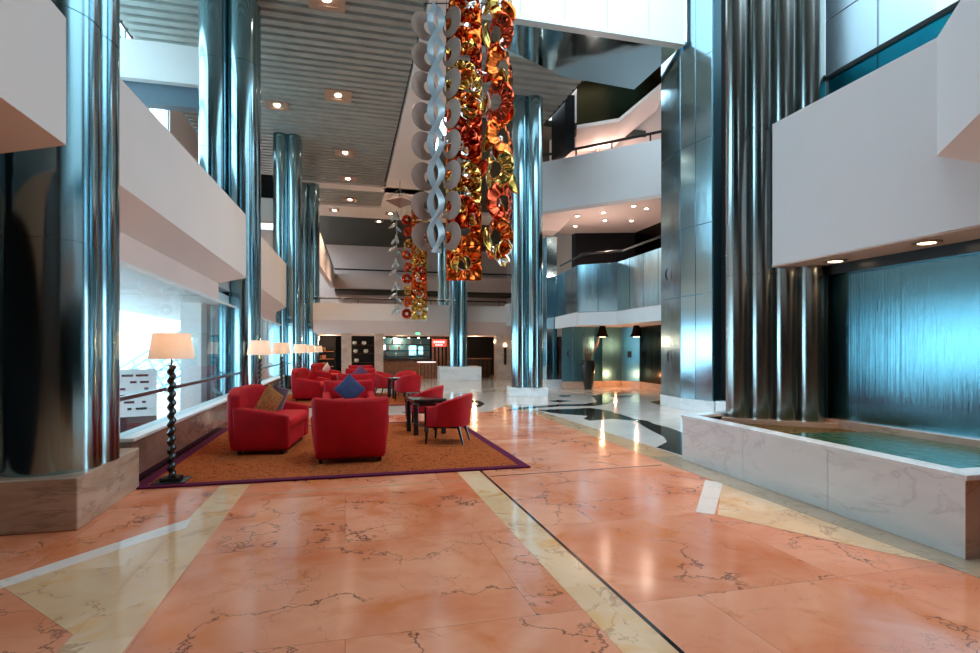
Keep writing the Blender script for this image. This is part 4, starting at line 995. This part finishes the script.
def petal(par, loc, rot, L, W2, m, name='petal'):
    b = MB(); n = 10; rows = []
    for i in range(n + 1):
        t_ = i / n; w = W2 * math.sin(PI * (t_ * .9 + .07)) ** .8
        rows.append([b.bm.verts.new((w * u, .10 * math.sin(PI * t_) + .12 * u * u * W2, -L * t_)) for u in (-1, -.5, 0, .5, 1)])
    for r0, r1 in zip(rows, rows[1:]):
        for k in range(4): b.bm.faces.new((r0[k], r0[k + 1], r1[k + 1], r1[k]))
    return b.build(name, m, par, smooth=True, loc=loc, rot=rot, solid=.005)
def sculpture(label, loc, scale, small=False):
    t = thing('hanging_sculpture', label, 'sculpture', loc, math.radians(-14.5), 'hanging foil sculptures')
    t.scale = (scale,) * 3
    rnd = random.Random(3)
    mats = ['amber', 'amber', 'gold', 'amber', 'copper', 'gold', 'copper', 'amber', 'gold', 'amber']
    if small: mats = ['gold', 'amber', 'amber', 'gold', 'amber', 'copper', 'gold']
    z = .41; n = 7 if small else 8
    for k in range(n):
        sh_ = pleated(.41, .15 if k else .17, 5, .05, k * 1.1, M[mats[k % len(mats)]], 'foil_sheet', t, (.02, 0, z))
        if k in (0, 1, 3, 4): MB().lathe([(.16, -.006), (.16, .006)], 0, 0, 28).build('silver_disc', M['silver'], sh_, loc=(0, -.02, 0), rot=(PI / 2, 0, 0))
        if k > 0 or small:
            pleated(.36, .12, 6, .10, k * .7, M[mats[(k + 3) % len(mats)]], 'foil_flower', t, (.02 + rnd.uniform(-.05, .05), -.14, z + .38), (rnd.uniform(-.3, .3), 0, rnd.uniform(-.3, .3)), square=False, rings=5, seg=72)
        for q in range(5):
            petal(t, (.02 + rnd.uniform(-.3, .3), -.22, z + rnd.uniform(.1, .6)), (rnd.uniform(-.6, .6), rnd.uniform(-1.5, 1.5), rnd.uniform(-1, 1)), rnd.uniform(.2, .42), rnd.uniform(.07, .14), M[rnd.choice(['gold', 'amber', 'silver', 'gold'])])
        z += .78
    if small:
        for k in range(9):
            pleated(.26, .08, 8, .08, k, M[['copper', 'amber', 'gold', 'copper'][k % 4]], 'folded_ring', t, (-.60, -.05, .3 + .6 * k), (rnd.uniform(-.3, .3), 0, rnd.uniform(-.7, .7)), square=False, rings=4, seg=60, fold=.2)
            petal(t, (-1.15, -.1, .75 + .6 * k), (.2, .9 if k % 2 else -.4, .3), .48, .09, M['silver'])
            petal(t, (-1.15, -.1, .55 + .6 * k), (.2, -.9 if k % 2 else .6, .3), .40, .08, M['ribbon'])
        MB().tube([(-1.12, -.05, .2), (-1.12, -.05, 5.5)], .02, 6).build('wire', M['ribbon'], t)
    else:
        # left chain of grey discs around a pale blue ribbon
        for k in range(8):
            zz = 1.02 + .69 * k
            ringdisc(t, (-.90, -.05 * (k % 2), zz), (0, 0, math.radians(38)), .325, .14, M['greydisc'], dx=.14)
            ringdisc(t, (-.24, -.32, zz - .06), (0, 0, math.radians(-48)), .325, .14, M['greydisc'], dx=-.14)
        for sgn in (-1, 1):
            b = MB(); nn = 200; rows = []
            for i in range(nn + 1):
                zz = .6 + 5.6 * i / nn; ph = zz * 2 * PI / 1.38 + (PI if sgn > 0 else 0)
                cx = -.60 + .13 * math.sin(ph); w = .078; tw = .45 + .5 * math.cos(ph)
                rows.append([b.bm.verts.new((cx - w * math.cos(tw), -.25 - .06 * math.cos(ph) - w * math.sin(tw), zz)), b.bm.verts.new((cx + w * math.cos(tw), -.25 - .06 * math.cos(ph) + w * math.sin(tw), zz))])
            for r0, r1 in zip(rows, rows[1:]): b.bm.faces.new((r0[0], r0[1], r1[1], r1[0]))
            b.build('ribbon', M['ribbon'], t, solid=.006, angle=80)
        # right chain of folded gold and red rings
        for k in range(8):
            zz = 1.0 + .78 * k; sg_ = 1 if k % 2 else -1
            pleated(.50, .19, 9, .035, k, M[['amber', 'copper', 'gold', 'amber', 'copper'][k % 5]], 'folded_ring', t, (.85 + .14 * sg_, .0, zz), (rnd.uniform(-.3, .3), rnd.uniform(-.4, .4), sg_ * math.radians(50)), square=False, rings=4, seg=72, fold=.35)
            petal(t, (.64 + .1 * sg_, -.1, zz + .2), (rnd.uniform(-.3, .3), rnd.uniform(-.6, .6), rnd.uniform(-.8, .8)), .62, .15, M[['gold', 'silver', 'copper'][k % 3]])
            petal(t, (1.0 - .1 * sg_, -.1, zz - .05), (rnd.uniform(-.3, .3), rnd.uniform(-.6, .6), rnd.uniform(-.8, .8)), .55, .14, M[['silver', 'amber', 'gold'][k % 3]])
        for q in range(5):
            petal(t, (.85 + .12 * q - .2, -.1, .75 + .06 * q), (0, -.9 + .45 * q, .4 * q), .55, .13, M['gold' if q % 2 else 'silver'])
    zt = 5.4 if small else 5.9
    for x in (-.9, -.6, -.38, .42, .8): MB().tube([(x, 0, zt), (x, 0, zt + .6)], .006, 5).build('wire', M['wire'], t)
    MB().tube([(-.9, 0, zt + .5), (.9, 0, zt + .5)], .012, 6).build('hanger_bar', M['wire'], t)
    return t
sculpture('large hanging mobile of amber foil sheets and grey discs in the middle of the hall', (2.43, 11.7, 2.98), .923)
sculpture('smaller hanging mobile of gold and red foil farther back, left of the large one', (3.47, 28.9 - 1.6, 2.98), .95, True)
hd = thing('hanging_lantern', 'small grey diamond-shaped lantern hung left of the large foil mobile', 'lantern', (1.25, 13.3, 5.0))
b = MB(); b.lathe([(.005, -.16), (.34, .0), (.30, .03), (.005, .06)], 0, 0, 4); b.build('body', M['greydisc'], hd)
for a in range(4): MB().tube([(.31 * math.cos(a * PI / 2), .31 * math.sin(a * PI / 2), .02), (0, 0, .30)], .006, 4).build('wire', M['wire'], hd)
MB().tube([(0, 0, .30), (0, 0, .5)], .006, 4).build('hook', M['wire'], hd)

# ------------------------------------------------------------------ light
wd = bpy.data.worlds.new('sky'); S.world = wd; wd.use_nodes = True
nt = wd.node_tree; bg = nt.nodes['Background']
tcw = N(nt, 'ShaderNodeTexCoord'); sx_ = N(nt, 'ShaderNodeSeparateXYZ'); nt.links.new(tcw.outputs['Generated'], sx_.inputs[0])
r = ramp(nt, [(0.0, (.30, .38, .42)), (.5, (.62, .80, .90)), (.62, (.66, .86, .98)), (1.0, (.80, .92, 1.0))])
mr = N(nt, 'ShaderNodeMapRange'); mr.inputs['From Min'].default_value = -1; nt.links.new(sx_.outputs['Z'], mr.inputs['Value']); nt.links.new(mr.outputs['Result'], r.inputs['Fac'])
nt.links.new(r.outputs['Color'], bg.inputs['Color']); bg.inputs['Strength'].default_value = 3.0

# ------------------------------------------------------------------ camera
cd = bpy.data.cameras.new('camera'); cam = bpy.data.objects.new('camera', cd); C.objects.link(cam)
cam.location = (0, 0, 1.5); cam.rotation_euler = (PI / 2, 0, math.radians(-14.5))
cd.sensor_width = 36; cd.lens = 36 * 560 / 980; cd.shift_y = 23.5 / 980; cd.clip_start = .05; cd.clip_end = 400
S.camera = cam
S.view_settings.view_transform = 'Standard'; S.view_settings.look = 'None'; S.view_settings.gamma = 1; S.view_settings.use_curve_mapping = False
S.view_settings.exposure = 1.15
try:
    S.cycles.use_denoising = True; S.cycles.max_bounces = 8; S.cycles.diffuse_bounces = 4; S.cycles.glossy_bounces = 5; S.cycles.sample_clamp_indirect = 6
    S.cycles.caustics_reflective = False; S.cycles.caustics_refractive = False
except Exception: pass
